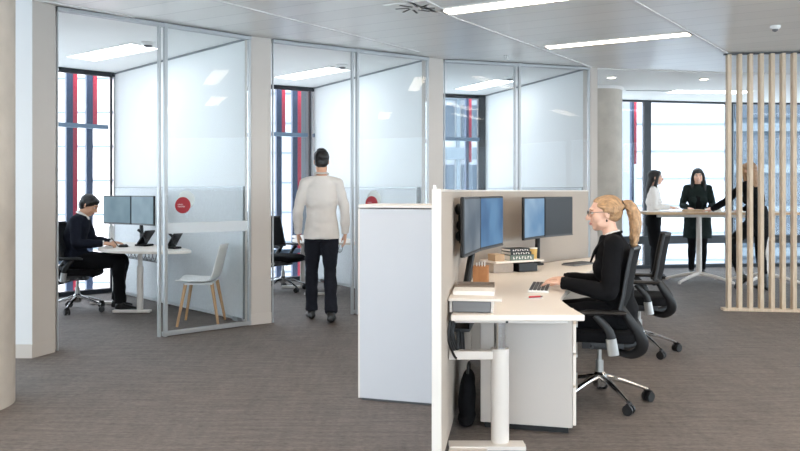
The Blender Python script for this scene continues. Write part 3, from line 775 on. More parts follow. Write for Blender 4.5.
t = thing('desk_riser', 'white desk riser carrying books beside the far monitors', 'desk shelf', (.905,5.86,.722), math.radians(28))
MB().box((.01,.045,.086), (.47,.22,.016)).obj('shelf', 'desk_white', t, .004)
MB().box((-.12,.06,.04), (.19,.16,.078)).obj('side', 'screen_fabric', t, .003); MB().box((.09,.03,.036), (.18,.18,.066)).obj('drawer', 'black_plastic', t, .003)
def book(x, y, z, rz, s, cover, label, name='book', spine=None):
    t = thing(name, label, 'book', (x, y, z), rz, 'books on the far desk riser')
    MB().box((0,0,s[2]/2), (s[0]-.006,s[1]-.004,s[2]-.006)).obj('pages', 'paper', t)
    MB().box((0,0,.002), (s[0],s[1],.004)).box((0,0,s[2]-.002), (s[0],s[1],.004)).box((0,-s[1]/2+.002,s[2]/2), (s[0],.004,s[2])).obj('cover', cover, t)
    sp = MB(); random.seed(int(z*1000))
    n = 7
    for k in range(n):
        xx = -s[0]*.36+s[0]*.72*k/(n-1)
        sp.box((xx,-s[1]/2-.0008,s[2]/2), (.006,.001,s[2]*.5)); sp.box((xx+.006,-s[1]/2-.0008,s[2]/2+(s[2]*.15 if k%2 else -s[2]*.15)), (.01,.001,s[2]*.16))
    sp.obj('spine_lettering', 'paper', t)
r28 = math.radians(24)
book(.93, 5.90, .815, r28, (.22,.15,.042), 'green_cover', 'thick grey green book on the far desk riser, lower of two')
book(.925, 5.90, .857, r28, (.19,.14,.026), 'dark_cover', 'dark book on the far desk riser beneath the top one')
book(.92, 5.90, .883, r28, (.18,.13,.024), 'dark_cover', 'dark book on top of the pile on the far desk riser')
t = thing('card_box', 'small tan box at the left end of the books', 'box', (.752,5.80,.815), r28)
MB().box((0,0,.022), (.085,.11,.044)).obj('body', 'tan', t, .002); MB().box((0,0,.048), (.088,.113,.01)).obj('lid', 'tan', t, .002)
t = thing('cup', 'yellow cup at the right end of the far desk riser', 'cup', (1.075,5.985,.815))
MB().lathe([(.026,0),(.028,.005),(.032,.085),(.030,.085),(.026,.008)]).auto('body', 'yellow', t); MB().lathe([(.033,.08),(.033,.088)]).auto('rim', 'paper', t)

# keyboards and small things on the desks
def keyboard(x, y, rz, label, L=.42, W=.13, body='white_plastic', keys='dark_grey'):
    t = thing('keyboard', label, 'keyboard', (x, y, .722), rz, 'keyboards')
    MB().box((0,0,.008), (L,W,.014)).obj('body', body, t, .003)
    kk = MB()
    n = 15
    for r in range(5):
        for k in range(n):
            kk.box((-L/2+.02+(L-.04)*k/(n-1), -W/2+.018+(W-.036)*r/4, .018), ((L-.04)/(n-1)*.8, (W-.036)/4*.8, .006))
    tag(kk.obj('keys', keys, t), kind='stuff')
keyboard(.915, 4.845, math.radians(76), 'keyboard under the blonde woman\'s hands')
keyboard(1.54, 6.42, math.radians(42), 'grey keyboard on the desk beyond the blonde woman', .30, .13, 'grey_plastic')
t = thing('note_card', 'small white card on the desk before the keyboard', 'card', (.80,4.42,.722), .1)
MB().box((0,0,.001), (.10,.07,.002)).obj('card', 'paper', t); MB().box((0,-.01,.0025), (.085,.012,.001)).obj('print', 'blue_frame', t)
t = thing('pen', 'red pen lying on the small white card', 'pen', (.81,4.43,.7245), .35)
MB().cyl((-.045,0,.005), (.03,0,.005), .005, None, 10).auto('barrel', 'pink_red', t); MB().cyl((.03,0,.005), (.05,0,.005), .005, .0012, 10).auto('tip', 'dark_grey', t)

# standing table near the window
TBX, TBY = 4.72, 11.1
t = thing('standing_table', 'long white standing table between the three women', 'table', (TBX,TBY,0), math.radians(-5))
MB().prism([(-1.10,-.40),(1.10,-.40),(1.10,.40),(-1.10,.40)], 1.022, 1.052).obj('table_top', 'desk_white', t, .006)
MB().box((0,-.405,1.035), (2.22,.012,.036)).box((0,.405,1.035), (2.22,.012,.036)).box((-1.105,0,1.035), (.012,.82,.036)).box((1.105,0,1.035), (.012,.82,.036)).obj('edge', 'table_edge', t, .003)
MB().box((0,0,.99), (1.7,.08,.05)).obj('beam', 'white_steel', t, .004)
for x in (-.24, .72):
    l = MB().cyl((x,0,.09), (x,0,1.0), .042, .038, 20)
    for a in (-.55, .75, 2.55, -2.45):
        l.tube([(x,0,.13), (x+.25*math.cos(a), .25*math.sin(a), .085), (x+.48*math.cos(a), .48*math.sin(a), .025)], [.032,.026,.018], 10)
        l.lathe([(.022,0),(.022,.03)], (x+.48*math.cos(a), .48*math.sin(a), 0), 12)
    l.box((x,0,1.01), (.3,.5,.02)); l.auto('leg', 'white_steel', t)
tag(MB().box((0,0,.018), (.26,.19,.036)).obj('notebook', 'tan', None, .003), 'tan box file on the standing table before the woman in green', 'notebook')
o = bpy.data.objects['notebook']; o.location = (4.33,10.95,1.053); o.rotation_euler = (0,0,.1)
tag(MB().box((0,0,.022), (.20,.18,.044)).obj('paper_pile', 'paper', None, .002), 'white stack of paper on the standing table right of the tan file', 'paper')
o = bpy.data.objects['paper_pile']; o.location = (4.62,10.95,1.053); o.rotation_euler = (0,0,-.2)

# wooden slat screen
t = thing('slat_screen', 'room divider of upright pale wooden slats at the right', 'screen', (3.725,8.46,0), math.radians(-7.5))
MB().box((.95,0,.015), (2.0,.12,.03)).obj('base_plate', 'slat_wood', t, .003); MB().box((.95,0,2.918), (1.96,.07,.01)).obj('top_plate', 'dark_grey', t, .002)
for k in range(17):
    MB().box((.02+.1165*k,0,1.471), (.042,.085,2.884)).obj('slat', 'slat_wood', t, .003)
# ------------------------------------------------------------------ people (local front +X, left +Y)
def rotm(yaw=0, pitch=0, roll=0):
    # pitch > 0 nods down
    return Matrix.Rotation(yaw, 3, 'Z') @ Matrix.Rotation(pitch, 3, 'Y') @ Matrix.Rotation(roll, 3, 'X')

class Figure:
    def __init__(s, J, female=False, k=1.0):
        s.J = {n: (V(p) if isinstance(p, (tuple, list)) else p) for n, p in J.items()}
        s.f = female; s.k = k
        s.HR = rotm(*s.J.get('head_rot', (0,0,0)))
        s.TY = s.J.get('torso_yaw', 0.0)
    def torso(s, mb, g=0.0, lo=None, hi=1.0, skirt=0.0):
        J = s.J; f = s.f; k = s.k
        hip, ch, nk = J['hip'], J['chest'], J['neck']
        up = (nk-hip)
        side = V((-math.sin(s.TY), math.cos(s.TY), 0))
        w = [(.098,.158),(.108,.168),(.092,.138),(.098,.142),(.112,.160),(.100,.168),(.072,.120),(.05,.062)] if not f else \
            [(.098,.160),(.108,.172),(.082,.122),(.084,.120),(.108,.142),(.092,.148),(.064,.105),(.043,.05)]
        low = hip-V((0,0,.07)); mid = hip*.55+ch*.45
        pts = [low, hip+V((0,0,.02)), hip*.62+ch*.38+V((-.004,0,0)), mid*.4+ch*.6, ch, ch*.45+nk*.55, ch*.16+nk*.84, nk+V((0,0,.01))]
        rr = [(a*k+g, b*k+g) for a, b in w]
        if not hi: pts, rr = pts[:5], rr[:5]
        mb.tube(pts, rr, 24, side=side, sm=5)
        if s.f and hi:
            fw = V((math.cos(s.TY), math.sin(s.TY), 0))
            for q in (-1, 1): mb.ell(ch+fw*.070*k+side*.064*q+V((0,0,-.0)), (.055*k+g,.06*k+g,.062*k+g), 14)
    def arm(s, mb, q, g=0.0, upto='wrist', start=True):
        J = s.J; k = s.k; n = 'L' if q > 0 else 'R'
        sh, el, wr = J['shoulder'+n], J['elbow'+n], J['wrist'+n]; nk = J['neck']
        m = .88 if s.f else 1.0
        if start: mb.tube([nk+(sh-nk)*.1+V((0,0,-.045)), nk+(sh-nk)*.55+V((0,0,-.012)), sh], [(.045*k+g,.045*k+g),(.047*m*k+g,.047*m*k+g),(.050*m*k+g,.050*m*k+g)], 14, sm=4)
        d1 = (el-sh); d2 = (wr-el)
        mb.ell(sh, (.051*m*k+g,)*3, 14)
        if upto == 'wrist':
            mb.tube([sh, sh+d1*.5, el, el+d2*.35, wr], [.051*m*k+g, .047*m*k+g, .041*m*k+g, .041*m*k+g, .029*m*k+g], 14, sm=5)
            mb.ell(el, (.042*m*k+g,)*3, 12)
        else:
            mb.tube([sh, sh+d1*.5, el], [.056*m*k+g, .049*m*k+g, .042*m*k+g], 14, sm=5)
    def leg(s, mb, q, g=0.0, to='ankle', flare=0.0):
        J = s.J; k = s.k; n = 'L' if q > 0 else 'R'
        hp = J['hip']+V((-math.sin(s.TY), math.cos(s.TY), 0))*.085*k*q+V((0,0,-.02)); kn, an = J['knee'+n], J['ankle'+n]
        m = 1.0
        mb.ell(hp, (.088*k+g,)*3, 14)
        d1 = kn-hp; d2 = an-kn
        mb.tube([hp, hp+d1*.35, hp+d1*.75, kn, kn+d2*.3, kn+d2*.7, an], [.088*k+g, .083*k+g, .066*k+g, .055*k+g, .056*k+g, .043*k+g+flare*.5, .036*k+g+flare], 16, sm=5)
        mb.ell(kn, (.055*k+g,)*3, 12)
    def foot(s, mb, q, g=0.0, heel=0.0, ln=.25):
        n = 'L' if q > 0 else 'R'; an = s.J['ankle'+n]; a = s.J.get('toe'+n, 0.0); pt = s.J.get('toepitch'+n, 0.0)
        d = V((math.cos(a)*math.cos(pt), math.sin(a)*math.cos(pt), -math.sin(pt))); sd = V((-math.sin(a), math.cos(a), 0)); up = sd.cross(d)*-1 if sd.cross(d).z < 0 else sd.cross(d)
        h = .085
        b = an-up*(h-.035)
        mb.tube([b-d*.055, b-d*.02, b+d*.06-up*.004, b+d*.125-up*.012, b+d*.175-up*.018], [(.030+g,.030+g),(.036+g,.034+g),(.034+g,.040+g),(.026+g,.042+g),(.014+g,.026+g)], 14, side=sd, sm=4)
        mb.tube([an+up*.01, b-d*.01+up*.01], [.036+g,.036+g], 12, sm=0)
        if g and heel: mb.tube([b-d*.045, b-d*.045-up*(.03+heel)], [.022,.016], 10, sm=0)
    def hand(s, mb, q):
        n = 'L' if q > 0 else 'R'; J = s.J; wr = J['wrist'+n]
        d = V(J['hand'+n]).normalized(); pn = V(J['palm'+n]); pn = (pn-d*pn.dot(d)).normalized()   # direction the palm faces
        cu = J.get('curl'+n, .35); k = s.k*(.92 if s.f else 1.0)
        sd = d.cross(pn)                        # across the palm
        th = sd if (J['elbow'+n]-wr).length and q*(sd.dot(J.get('thumb'+n, V((0,-q,.4)))))*q > 0 else -sd
        mb.tube([wr-d*.02, wr+d*.015*k, wr+d*.055*k, wr+d*.092*k], [(.024*k,.027*k),(.018*k,.029*k),(.016*k,.039*k),(.011*k,.038*k)], 14, side=sd, sm=4)
        for i, (off, L) in enumerate(((.030,.072),(.0105,.080),(-.0095,.075),(-.029,.058))):
            b = wr+d*(.086-.004*abs(i-1.3))*k+th*off*k; a = 0.0; p = b.copy(); P = [b-d*.025*k, b]; di = (d+th*off*2.2).normalized()
            for seg, fr in enumerate((.45,.31,.24)):
                a += cu*(.55 if seg == 0 else .8)
                p = p+(di*math.cos(a)+pn*math.sin(a))*L*k*fr; P.append(p.copy())
            mb.tube(P, [.0092*k,.0092*k,.0085*k,.0078*k,.006*k], 8, sm=3); mb.ell(P[-1], (.0062*k,)*3, 8)
        t0 = wr+d*.028*k+th*.022*k; t1 = t0+(th*.75+d*.62+pn*.25).normalized()*.034*k; t2 = t1+(th*.25+d*.9+pn*.35).normalized()*.032*k; t3 = t2+(d*.95+pn*.3-th*.1).normalized()*.026*k
        mb.tube([wr+d*.015*k, t0, t1, t2, t3], [.013*k,.015*k,.0125*k,.0105*k,.0075*k], 8, sm=3); mb.ell(t3, (.0078*k,)*3, 8)
    def head(s, mb, sc=1.0):
        c = s.J['head']; R = s.HR; k = sc
        T = lambda x, y, z: c+R@V((x*k, y*k, z*k))
        E = lambda x, y, z, rx, ry, rz, rot=None: mb.ell(T(x,y,z), (rx*k, ry*k, rz*k), 20, R if rot is None else R@rot)
        E(-.012,0,.030, .094,.074,.084); E(.010,0,.012, .080,.066,.085)
        E(.030,0,-.045, .056,.053,.060); E(.055,0,-.082, .026,.028,.024)
        for q in (-1, 1):
            E(.048,.034*q,-.022, .036,.030,.034); E(.020,.046*q,-.058, .040,.016,.030)
            E(-.008,.074*q,-.004, .017,.008,.030, rotm(0,.2,0)); E(-.012,.078*q,.012, .012,.006,.012)
        E(.078,0,.036, .016,.050,.012)
        mb.tube([T(.086,0,.020), T(.098,0,.0), T(.110,0,-.020), T(.100,0,-.030)], [(.008*k,.008*k),(.010*k,.009*k),(.012*k,.013*k),(.010*k,.014*k)], 10, sm=4)
        for q in (-1, 1): E(.094,.012*q,-.026, .010,.008,.008)
        E(.078,0,-.050, .018,.024,.013); E(.080,0,-.062, .014,.020,.008)
        nk = s.J['neck']; m = .050 if s.f else .058
        mb.tube([nk-V((0,0,.05)), nk+V((0,0,.01)), (nk+T(-.02,0,-.06))/2, T(-.014,0,-.045)], [m*1.15, m*1.02, m*.95, m*.98], 16, sm=4)
    def face(s, par, sc=1.0, eyes='eye', brow='brown_hair', detail=True):
        c = s.J['head']; R = s.HR; k = sc
        T = lambda x, y, z: c+R@V((x*k, y*k, z*k))
        for q in (-1, 1):
            e = MB().ell(T(.0795,.031*q,.013), (.011*k,.0145*k,.0085*k), 14, R).auto('eye', 'eye_white', par)
            MB().ell(T(.0868,.031*q,.013), (.0045*k,.0062*k,.0062*k), 12, R).auto('iris', eyes, e)
            MB().tube([T(.084,.014*q,.030), T(.089,.030*q,.036), T(.078,.048*q,.030)], [.0028*k,.0036*k,.002*k], 6).auto('eyebrow', brow, par)
            MB().tube([T(.0885,.018*q,.016), T(.0925,.031*q,.0215), T(.083,.046*q,.015)], [.0015*k,.002*k,.0015*k], 6).auto('eyelid', brow, par)
        l = MB(); l.tube([T(.086,-.022,-.055), T(.0955,0,-.0525), T(.086,.022,-.055)], [.003*k,.005*k,.003*k], 8); l.tube([T(.085,-.02,-.0575), T(.0945,0,-.061), T(.085,.02,-.0575)], [.003*k,.0056*k,.003*k], 8)
        l.auto('lips', 'lips', par)
    def body(s, par, skin, voxel, sc=1.0):
        mb = MB(); s.head(mb, sc); s.torso(mb, -.012)
        for q in (-1, 1): s.arm(mb, q, -.008); s.arm(mb, q, -.002, start=False) if False else None; s.hand(mb, q); s.leg(mb, q, -.012); s.foot(mb, q, -.006)
        o = mb.blob('body', skin, par, voxel, 3); return o

def stand(x=0.0, h=1.0, sp=.09):
    return {}

# --- blonde woman at the desk
t = thing('person', 'blonde woman with ponytail and glasses in black blazer typing at the desk', 'person', (CH1[0]+.068, CH1[1]-.018, 0), R1, 'people')
J = dict(hip=(-.045,0,.590), chest=(-.03,0,.86), neck=(.0,0,1.075), head=(.04,0,1.212), head_rot=(math.radians(6), math.radians(4), 0), torso_yaw=0,
  shoulderL=(-.015,.165,1.02), elbowL=(.02,.235,.735), wristL=(.30,.12,.775), handL=(1,-.22,-.03), palmL=(0,0,-1), curlL=.35, thumbL=V((0,-1,0)),
  shoulderR=(-.015,-.165,1.02), elbowR=(.02,-.225,.745), wristR=(.29,-.11,.775), handR=(1,.22,-.03), palmR=(0,0,-1), curlR=.38, thumbR=V((0,1,0)),
  kneeL=(.40,.10,.555), ankleL=(.36,.10,.10), kneeR=(.40,-.10,.555), ankleR=(.30,-.10,.10), toeL=.05, toeR=-.05)
F = Figure(J, True)
F.body(t, 'skin', .0055)
c = F.J['head']; R = F.HR; T = lambda x, y, z: c+R@V((x,y,z))
F.face(t, 1.0, 'facade_dark', 'blonde')
h = MB(); h.ell(T(-.030,0,.042), (.094,.0805,.081), 24, R); h.ell(T(-.045,0,.012), (.074,.078,.072), 20, R)
h.ell(T(.012,0,.083), (.052,.058,.030), 18, R)
for q in (-1, 1): h.tube([T(.046,.052*q,.062), T(.015,.074*q,.045), T(-.05,.072*q,.038), T(-.115,.03*q,.045)], [.009,.014,.016,.02], 10); h.tube([T(.012,.075*q,.02), T(-.03,.077*q,.015), T(-.08,.055*q,.015)], [.008,.014,.02], 10)
hair = h.blob('hair', 'blonde', t, .006, 3, .0025, 40)
pt = MB(); pt.tube([T(-.105,0,.045), T(-.15,.0,.050), T(-.182,.0,.0), T(-.190,.0,-.08), T(-.175,.0,-.17), T(-.165,0,-.235)], [(.020,.020),(.034,.036),(.040,.042),(.040,.046),(.030,.036),(.008,.012)], 16, sm=6)
for k in range(7):
    y = -.03+.01*k; pt.tube([T(-.14,y*.6,.05), T(-.175-.02*math.cos(y*40),y*1.1,-.02), T(-.185-.014*math.cos(y*30),y*1.2,-.10), T(-.17-.01*math.cos(y*50),y,-.19-.02*(k%3)), T(-.16,y*.8,-.225-.012*(k%2))], [.010,.013,.013,.010,.004], 8)
pt.blob('ponytail', 'blonde', hair, .006, 2, .005, 45)
MB().tube([T(-.118,-.0,.072), T(-.118,.026,.047), T(-.118,0,.022), T(-.118,-.026,.047), T(-.118,-.0,.072)], .010, 10).auto('hair_band', 'shoe', hair)
g = MB()
for q in (-1, 1):
    ring = [T(.101-.012*abs(math.cos(a))*0, (.033+.0225*math.cos(a))*q, .010+.018*math.sin(a)) for a in [2*PI*k/16 for k in range(17)]]
    g.tube(ring, .0016, 6, sm=0); g.tube([T(.101,.054*q,.014), T(.06,.074*q,.016), T(.0,.080*q,.014), T(-.02,.081*q,.0)], .0017, 6)
g.tube([T(.101,-.011,.014), T(.106,0,.018), T(.101,.011,.014)], .0016, 6)
gl = g.auto('glasses', 'dark_grey', t)
for q in (-1, 1):
    MB().tube([T(.1005,.033*q,.010), T(.1015,.033*q,.010)], [.0, .0] if False else [(.018,.022),(.018,.022)], 20, side=R@V((0,1,0)), sm=0).obj('lens', 'glass', gl)
for q in (-1, 1): MB().ell(T(-.002,.080*q,-.042), (.006,.005,.007), 10).tube([T(-.002,.080*q,-.03), T(-.002,.081*q,-.04)], [.0015,.0015], 6, sm=0).auto('earring', 'eye', t)
jk = MB(); F.torso(jk, .020)
for q in (-1, 1): F.arm(jk, q, .017)
jk.tube([V((-.03,0,.66)), V((-.035,0,.58)), V((-.05,0,.53))], [(.124,.158),(.132,.184),(.122,.187)], 20, side=(0,1,0), sm=4)
jacket = jk.blob('blazer', 'suit', t, .008, 4, .0055, 11)
lp = MB()
for q in (-1, 1):
    lp.tube([V((-.045,.058*q,1.092)), V((.018,.064*q,1.068)), V((.088,.045*q,.99)), V((.125,.012*q,.90))], [(.009,.018),(.009,.022),(.008,.030),(.006,.010)], 10, side=(0,1,.2), sm=5)
lp.tube([V((-.045,.058,1.092)), V((-.060,0,1.098)), V((-.045,-.058,1.092))], [(.009,.016)]*3, 10, sm=4)
lp.auto('lapel', 'suit', jacket)
sh = MB()
for q in (-1, 1): sh.tube([V((-.05,.02*q,1.105)), V((-.012,.052*q,1.100)), V((.036,.042*q,1.075)), V((.060,.012*q,1.04))], [(.006,.012),(.006,.014),(.006,.018),(.005,.010)], 10, sm=5)
sh.tube([V((.045,0,1.05)), V((.080,0,.97)), V((.092,0,.92))], [(.016,.022),(.016,.02),(.010,.008)], 10, side=(0,1,0), sm=4)
sh.auto('shirt', 'blouse', t)
for n in 'LR':
    w = F.J['wrist'+n]; d = V(F.J['hand'+n]).normalized(); MB().tube([w-d*.03, w+d*.004], [.037,.036], 16, sm=0).auto('cuff', 'suit', jacket)
tr = MB()
for q in (-1, 1): F.leg(tr, q, .012, flare=.01)
tr.tube([V((-.045,0,.50)), V((-.045,0,.62))], [(.12,.175),(.11,.165)], 20, side=(0,1,0), sm=0)
tr.blob('trousers', 'trousers_black', t, .010, 4, .004)
for q in (-1, 1): sm = MB(); F.foot(sm, q, .006, .012); sm.blob('shoe', 'shoe', t, .007, 2)

# --- man writing in the glass office
t = thing('person', 'man in dark suit writing at the table in the glass office', 'person', CH2, R2, 'people')
J = dict(hip=(.0,0,.585), chest=(-.02,0,.86), neck=(.055,0,1.085), head=(.125,0,1.195), head_rot=(math.radians(-6), math.radians(30), 0), torso_yaw=0,
  shoulderL=(.025,.185,1.03), elbowL=(.10,.26,.79), wristL=(.34,.13,.765), handL=(1,-.3,-.03), palmL=(0,0,-1), curlL=.3, thumbL=V((0,-1,0)),
  shoulderR=(.025,-.185,1.03), elbowR=(.06,-.25,.775), wristR=(.31,-.15,.772), handR=(1,.2,-.06), palmR=(0,.35,-1), curlR=.6, thumbR=V((0,1,.2)),
  kneeL=(.47,.10,.565), ankleL=(.40,.12,.10), kneeR=(.47,-.14,.565), ankleR=(.50,-.13,.10), toeL=.0, toeR=-.08)
F = Figure(J); F.body(t, 'skin_mid', .008); F.face(t, 1.0, 'eye', 'black_hair')
c = F.J['head']; R = F.HR; T = lambda x, y, z, c=c, R=R: c+R@V((x,y,z))
h = MB(); h.ell(T(-.020,0,.042), (.102,.084,.085), 22, R); h.ell(T(-.05,0,-.012), (.068,.077,.075), 18, R); h.ell(T(.035,0,.080), (.052,.064,.034), 16, R)
for q in (-1, 1): h.tube([T(.03,.066*q,.06), T(.005,.076*q,.02), T(.0,.075*q,-.02)], [.018,.014,.008], 8)
h.blob('hair', 'black_hair', t, .008, 2, .005, 30)
jk = MB(); F.torso(jk, .014)
for q in (-1, 1): F.arm(jk, q, .012)
jk.tube([V((-.0,0,.68)), V((-.01,0,.58)), V((-.02,0,.52))], [(.128,.165),(.135,.185),(.125,.185)], 20, side=(0,1,0), sm=4)
jacket = jk.blob('jacket', 'navy_suit', t, .010, 4, .006, 10)
MB().tube([V((.0,.0,1.125)), V((.03,.066,1.122)), V((.09,.05,1.085)), V((.12,.0,1.05)), V((.09,-.05,1.085)), V((.03,-.066,1.122)), V((.0,.0,1.125))], [(.009,.02)]*7, 10, sm=5).auto('shirt_collar', 'blouse', t)
for n in 'LR':
    w = F.J['wrist'+n]; d = V(F.J['hand'+n]).normalized(); MB().tube([w-d*.02, w+d*.014], [.034,.034], 14, sm=0).auto('cuff', 'blouse', jacket)
tr = MB()
for q in (-1, 1): F.leg(tr, q, .014, flare=.014)
tr.tube([V((0,0,.50)), V((0,0,.62))], [(.12,.175),(.11,.165)], 20, side=(0,1,0), sm=0)
tr.blob('trousers', 'trousers_black', t, .010, 4, .005)
for q in (-1, 1): sm = MB(); F.foot(sm, q, .007, .006); sm.blob('shoe', 'shoe', t, .008, 2)
w = t.matrix_basis @ V((.455,-.125,.745))
pen = thing('pen', 'pen held in the writing man\'s right hand', 'pen', w, R2)
MB().cyl((.02,.01,-.014), (-.05,-.03,.09), .0045, None, 8).auto('barrel', 'black_plastic', pen); MB().cyl((.02,.01,-.014), (.0235,.0116,-.021), .004, .001, 8).auto('tip', 'satin', pen)

# --- man walking away into the second office
t = thing('person', 'dark haired man in white shirt and dark trousers walking away', 'person', (-.825,7.80,0), math.radians(97), 'people')
J = dict(hip=(.0,0,.935), chest=(.0,0,1.25), neck=(.015,0,1.515), head=(.035,0,1.665), head_rot=(0, math.radians(3), 0), torso_yaw=0,
  shoulderL=(.0,.172,1.435), elbowL=(-.03,.245,1.155), wristL=(.06,.245,.915), handL=(.18,-.05,-1), palmL=(-.1,-1,0), curlL=.35, thumbL=V((1,0,0)),
  shoulderR=(.0,-.172,1.435), elbowR=(-.035,-.245,1.155), wristR=(.03,-.25,.91), handR=(.15,.05,-1), palmR=(-.1,1,0), curlR=.35, thumbR=V((1,0,0)),
  kneeL=(.11,.10,.52), ankleL=(.14,.105,.09), kneeR=(.03,-.09,.51), ankleR=(-.17,-.095,.10), toeL=.12, toeR=-.1)
F = Figure(J); F.body(t, 'skin_mid', .008); F.face(t, 1.0, 'eye', 'black_hair')
c = F.J['head']; R = F.HR
h = MB(); h.ell(T(-.022,0,.050,c,R), (.104,.084,.086), 22, R); h.ell(T(-.050,0,.0,c,R), (.066,.077,.068), 18, R); h.ell(T(-.01,0,.10,c,R), (.075,.06,.05), 16, R); h.ell(T(.04,0,.094,c,R), (.05,.055,.035), 16, R)
h.blob('hair', 'black_hair', t, .008, 2, .005, 30)
jk = MB(); F.torso(jk, .014)
for q in (-1, 1): F.arm(jk, q, .012)
jk.tube([V((0,0,1.15)), V((0,0,1.0)), V((0,0,.86))], [(.114,.150),(.128,.176),(.140,.190)], 22, side=(0,1,0), sm=4)
shirt = jk.blob('shirt', 'white_shirt', t, .010, 4, .007, 9)
MB().tube([V((-.05,.0,1.545)), V((-.02,.055,1.548)), V((.05,.045,1.53)), V((.08,.0,1.505)), V((.05,-.045,1.53)), V((-.02,-.055,1.548)), V((-.05,.0,1.545))], [(.01,.022)]*7, 10, sm=5).auto('shirt_collar', 'white_shirt', shirt)
tr = MB()
for q in (-1, 1): F.leg(tr, q, .012, flare=.018)
tr.tube([V((0,0,.84)), V((0,0,.97))], [(.115,.165),(.105,.155)], 20, side=(0,1,0), sm=0)
tr.blob('trousers', 'jeans', t, .010, 4, .006)
for q in (-1, 1): sm = MB(); F.foot(sm, q, .008, .008); sm.blob('shoe', 'shoe', t, .008, 2)

# --- three women at the standing table
def long_hair(F, par, m, fall, width=.075, front=True, vox=.009, k=1.0):
    c = F.J['head']; R = F.HR
    h = MB(); h.ell(T(-.022,0,.046,c,R), (.104,.086,.086), 22, R); h.ell(T(-.05,0,.0,c,R), (.07,.08,.08), 18, R); h.ell(T(.028,0,.088,c,R), (.055,.066,.03), 16, R)
    h.tube([T(-.05,0,.02,c,R), T(-.09,0,-.08,c,R), T(-.115,0,-.08-fall*.5,c,R), T(-.125,0,-.08-fall,c,R)], [(.06,.08),(.045,.088),(.04,.085),(.018,.055)], 18, side=R@V((0,1,0)), sm=5)
    for q in (-1, 1):
        h.tube([T(.045,.05*q,.085,c,R), T(.03,.078*q,.03,c,R), T(.008,.086*q,-.05,c,R), T(-.01 if not front else .03,.092*q,-.14,c,R), T(-.03 if not front else .055,.082*q,-.14-fall*.6,c,R)], [.018,.022,.026,.03,.014], 12, sm=5)
    return h.blob('hair', m, par, vox, 2, .005, 30)

t = thing('person', 'woman in white blouse and black skirt-length trousers at the left end of the standing table', 'person', (3.98,11.66,0), math.radians(-20), 'people')
t['label'] = 'dark haired woman in white blouse at the left end of the standing table'
J = dict(hip=(.0,0,.90), chest=(.0,0,1.18), neck=(.01,0,1.43), head=(.035,0,1.562), head_rot=(math.radians(4),0,0), torso_yaw=0,
  shoulderL=(.0,.155,1.375), elbowL=(.04,.20,1.12), wristL=(.25,.13,1.105), handL=(1,-.2,-.05), palmL=(0,0,-1), curlL=.25, thumbL=V((0,-1,0)),
  shoulderR=(.0,-.155,1.375), elbowR=(.03,-.20,1.12), wristR=(.24,-.12,1.105), handR=(1,.3,-.05), palmR=(0,0,-1), curlR=.25, thumbR=V((0,1,0)),
  kneeL=(.03,.085,.48), ankleL=(.0,.09,.09), kneeR=(.05,-.085,.48), ankleR=(.02,-.10,.09), toeL=.15, toeR=-.15)
F = Figure(J, True, .98); F.body(t, 'skin', .008); F.face(t, 1.0, 'eye', 'black_hair'); long_hair(F, t, 'black_hair', .24, front=False)
jk = MB(); F.torso(jk, .012)
for q in (-1, 1): F.arm(jk, q, .012)
jk.blob('blouse', 'blouse', t, .010, 4, .006, 10)
tr = MB()
for q in (-1, 1): F.leg(tr, q, .014)
tr.tube([V((0,0,.82)), V((0,0,.93)), V((0,0,1.03))], [(.12,.182),(.122,.184),(.098,.137)], 20, side=(0,1,0), sm=4); tr.tube([V((0,0,.9)), V((.02,0,.62)), V((.03,0,.50))], [(.11,.16),(.095,.15),(.08,.135)], 18, side=(0,1,0), sm=4)
tr.blob('trousers', 'trousers_black', t, .010, 4, .004)
for q in (-1, 1): sm = MB(); F.foot(sm, q, .006, .02); sm.blob('shoe', 'shoe', t, .008, 2)

t = thing('person', 'smiling dark haired woman in dark green coat behind the standing table', 'person', (4.82,12.02,0), math.radians(-104), 'people')
J = dict(hip=(.0,0,.925), chest=(.0,0,1.21), neck=(.01,0,1.465), head=(.035,0,1.60), head_rot=(math.radians(-3),math.radians(5),math.radians(3)), torso_yaw=0,
  shoulderL=(.0,.165,1.405), elbowL=(.03,.225,1.13), wristL=(.235,.15,1.085), handL=(1,-.3,-.06), palmL=(0,0,-1), curlL=.3, thumbL=V((0,-1,0)),
  shoulderR=(.0,-.165,1.405), elbowR=(.03,-.235,1.13), wristR=(.235,-.16,1.085), handR=(1,.3,-.06), palmR=(0,0,-1), curlR=.3, thumbR=V((0,1,0)),
  kneeL=(.03,.08,.50), ankleL=(.0,.075,.09), kneeR=(.04,-.09,.50), ankleR=(.03,-.10,.09), toeL=.2, toeR=-.2)
F = Figure(J, True, 1.0); F.body(t, 'skin', .007); F.face(t, 1.0, 'eye', 'black_hair'); long_hair(F, t, 'black_hair', .30, front=True)
c = F.J['head']; R = F.HR
MB().tube([T(.088,-.018,-.0555,c,R), T(.0985,0,-.0585,c,R), T(.088,.018,-.0555,c,R)], [(.002,.002),(.003,.003),(.002,.002)], 8).auto('smile', 'eye_white', t)
jk = MB(); F.torso(jk, .016)
for q in (-1, 1): F.arm(jk, q, .015)
jk.tube([V((0,0,1.10)), V((0,0,.95)), V((.0,0,.78)), V((.0,0,.60))], [(.12,.155),(.14,.20),(.15,.215),(.155,.225)], 22, side=(0,1,0), sm=4)
jacket = jk.blob('coat', 'green_coat', t, .010, 4, .007, 9)
MB().tube([V((.065,0,1.40)), V((.112,0,1.25)), V((.132,0,1.05)), V((.150,0,.80))], [(.012,.05),(.010,.05),(.008,.04),(.008,.02)], 12, side=(0,1,0), sm=5).auto('top', 'trousers_black', t)
lp = MB()
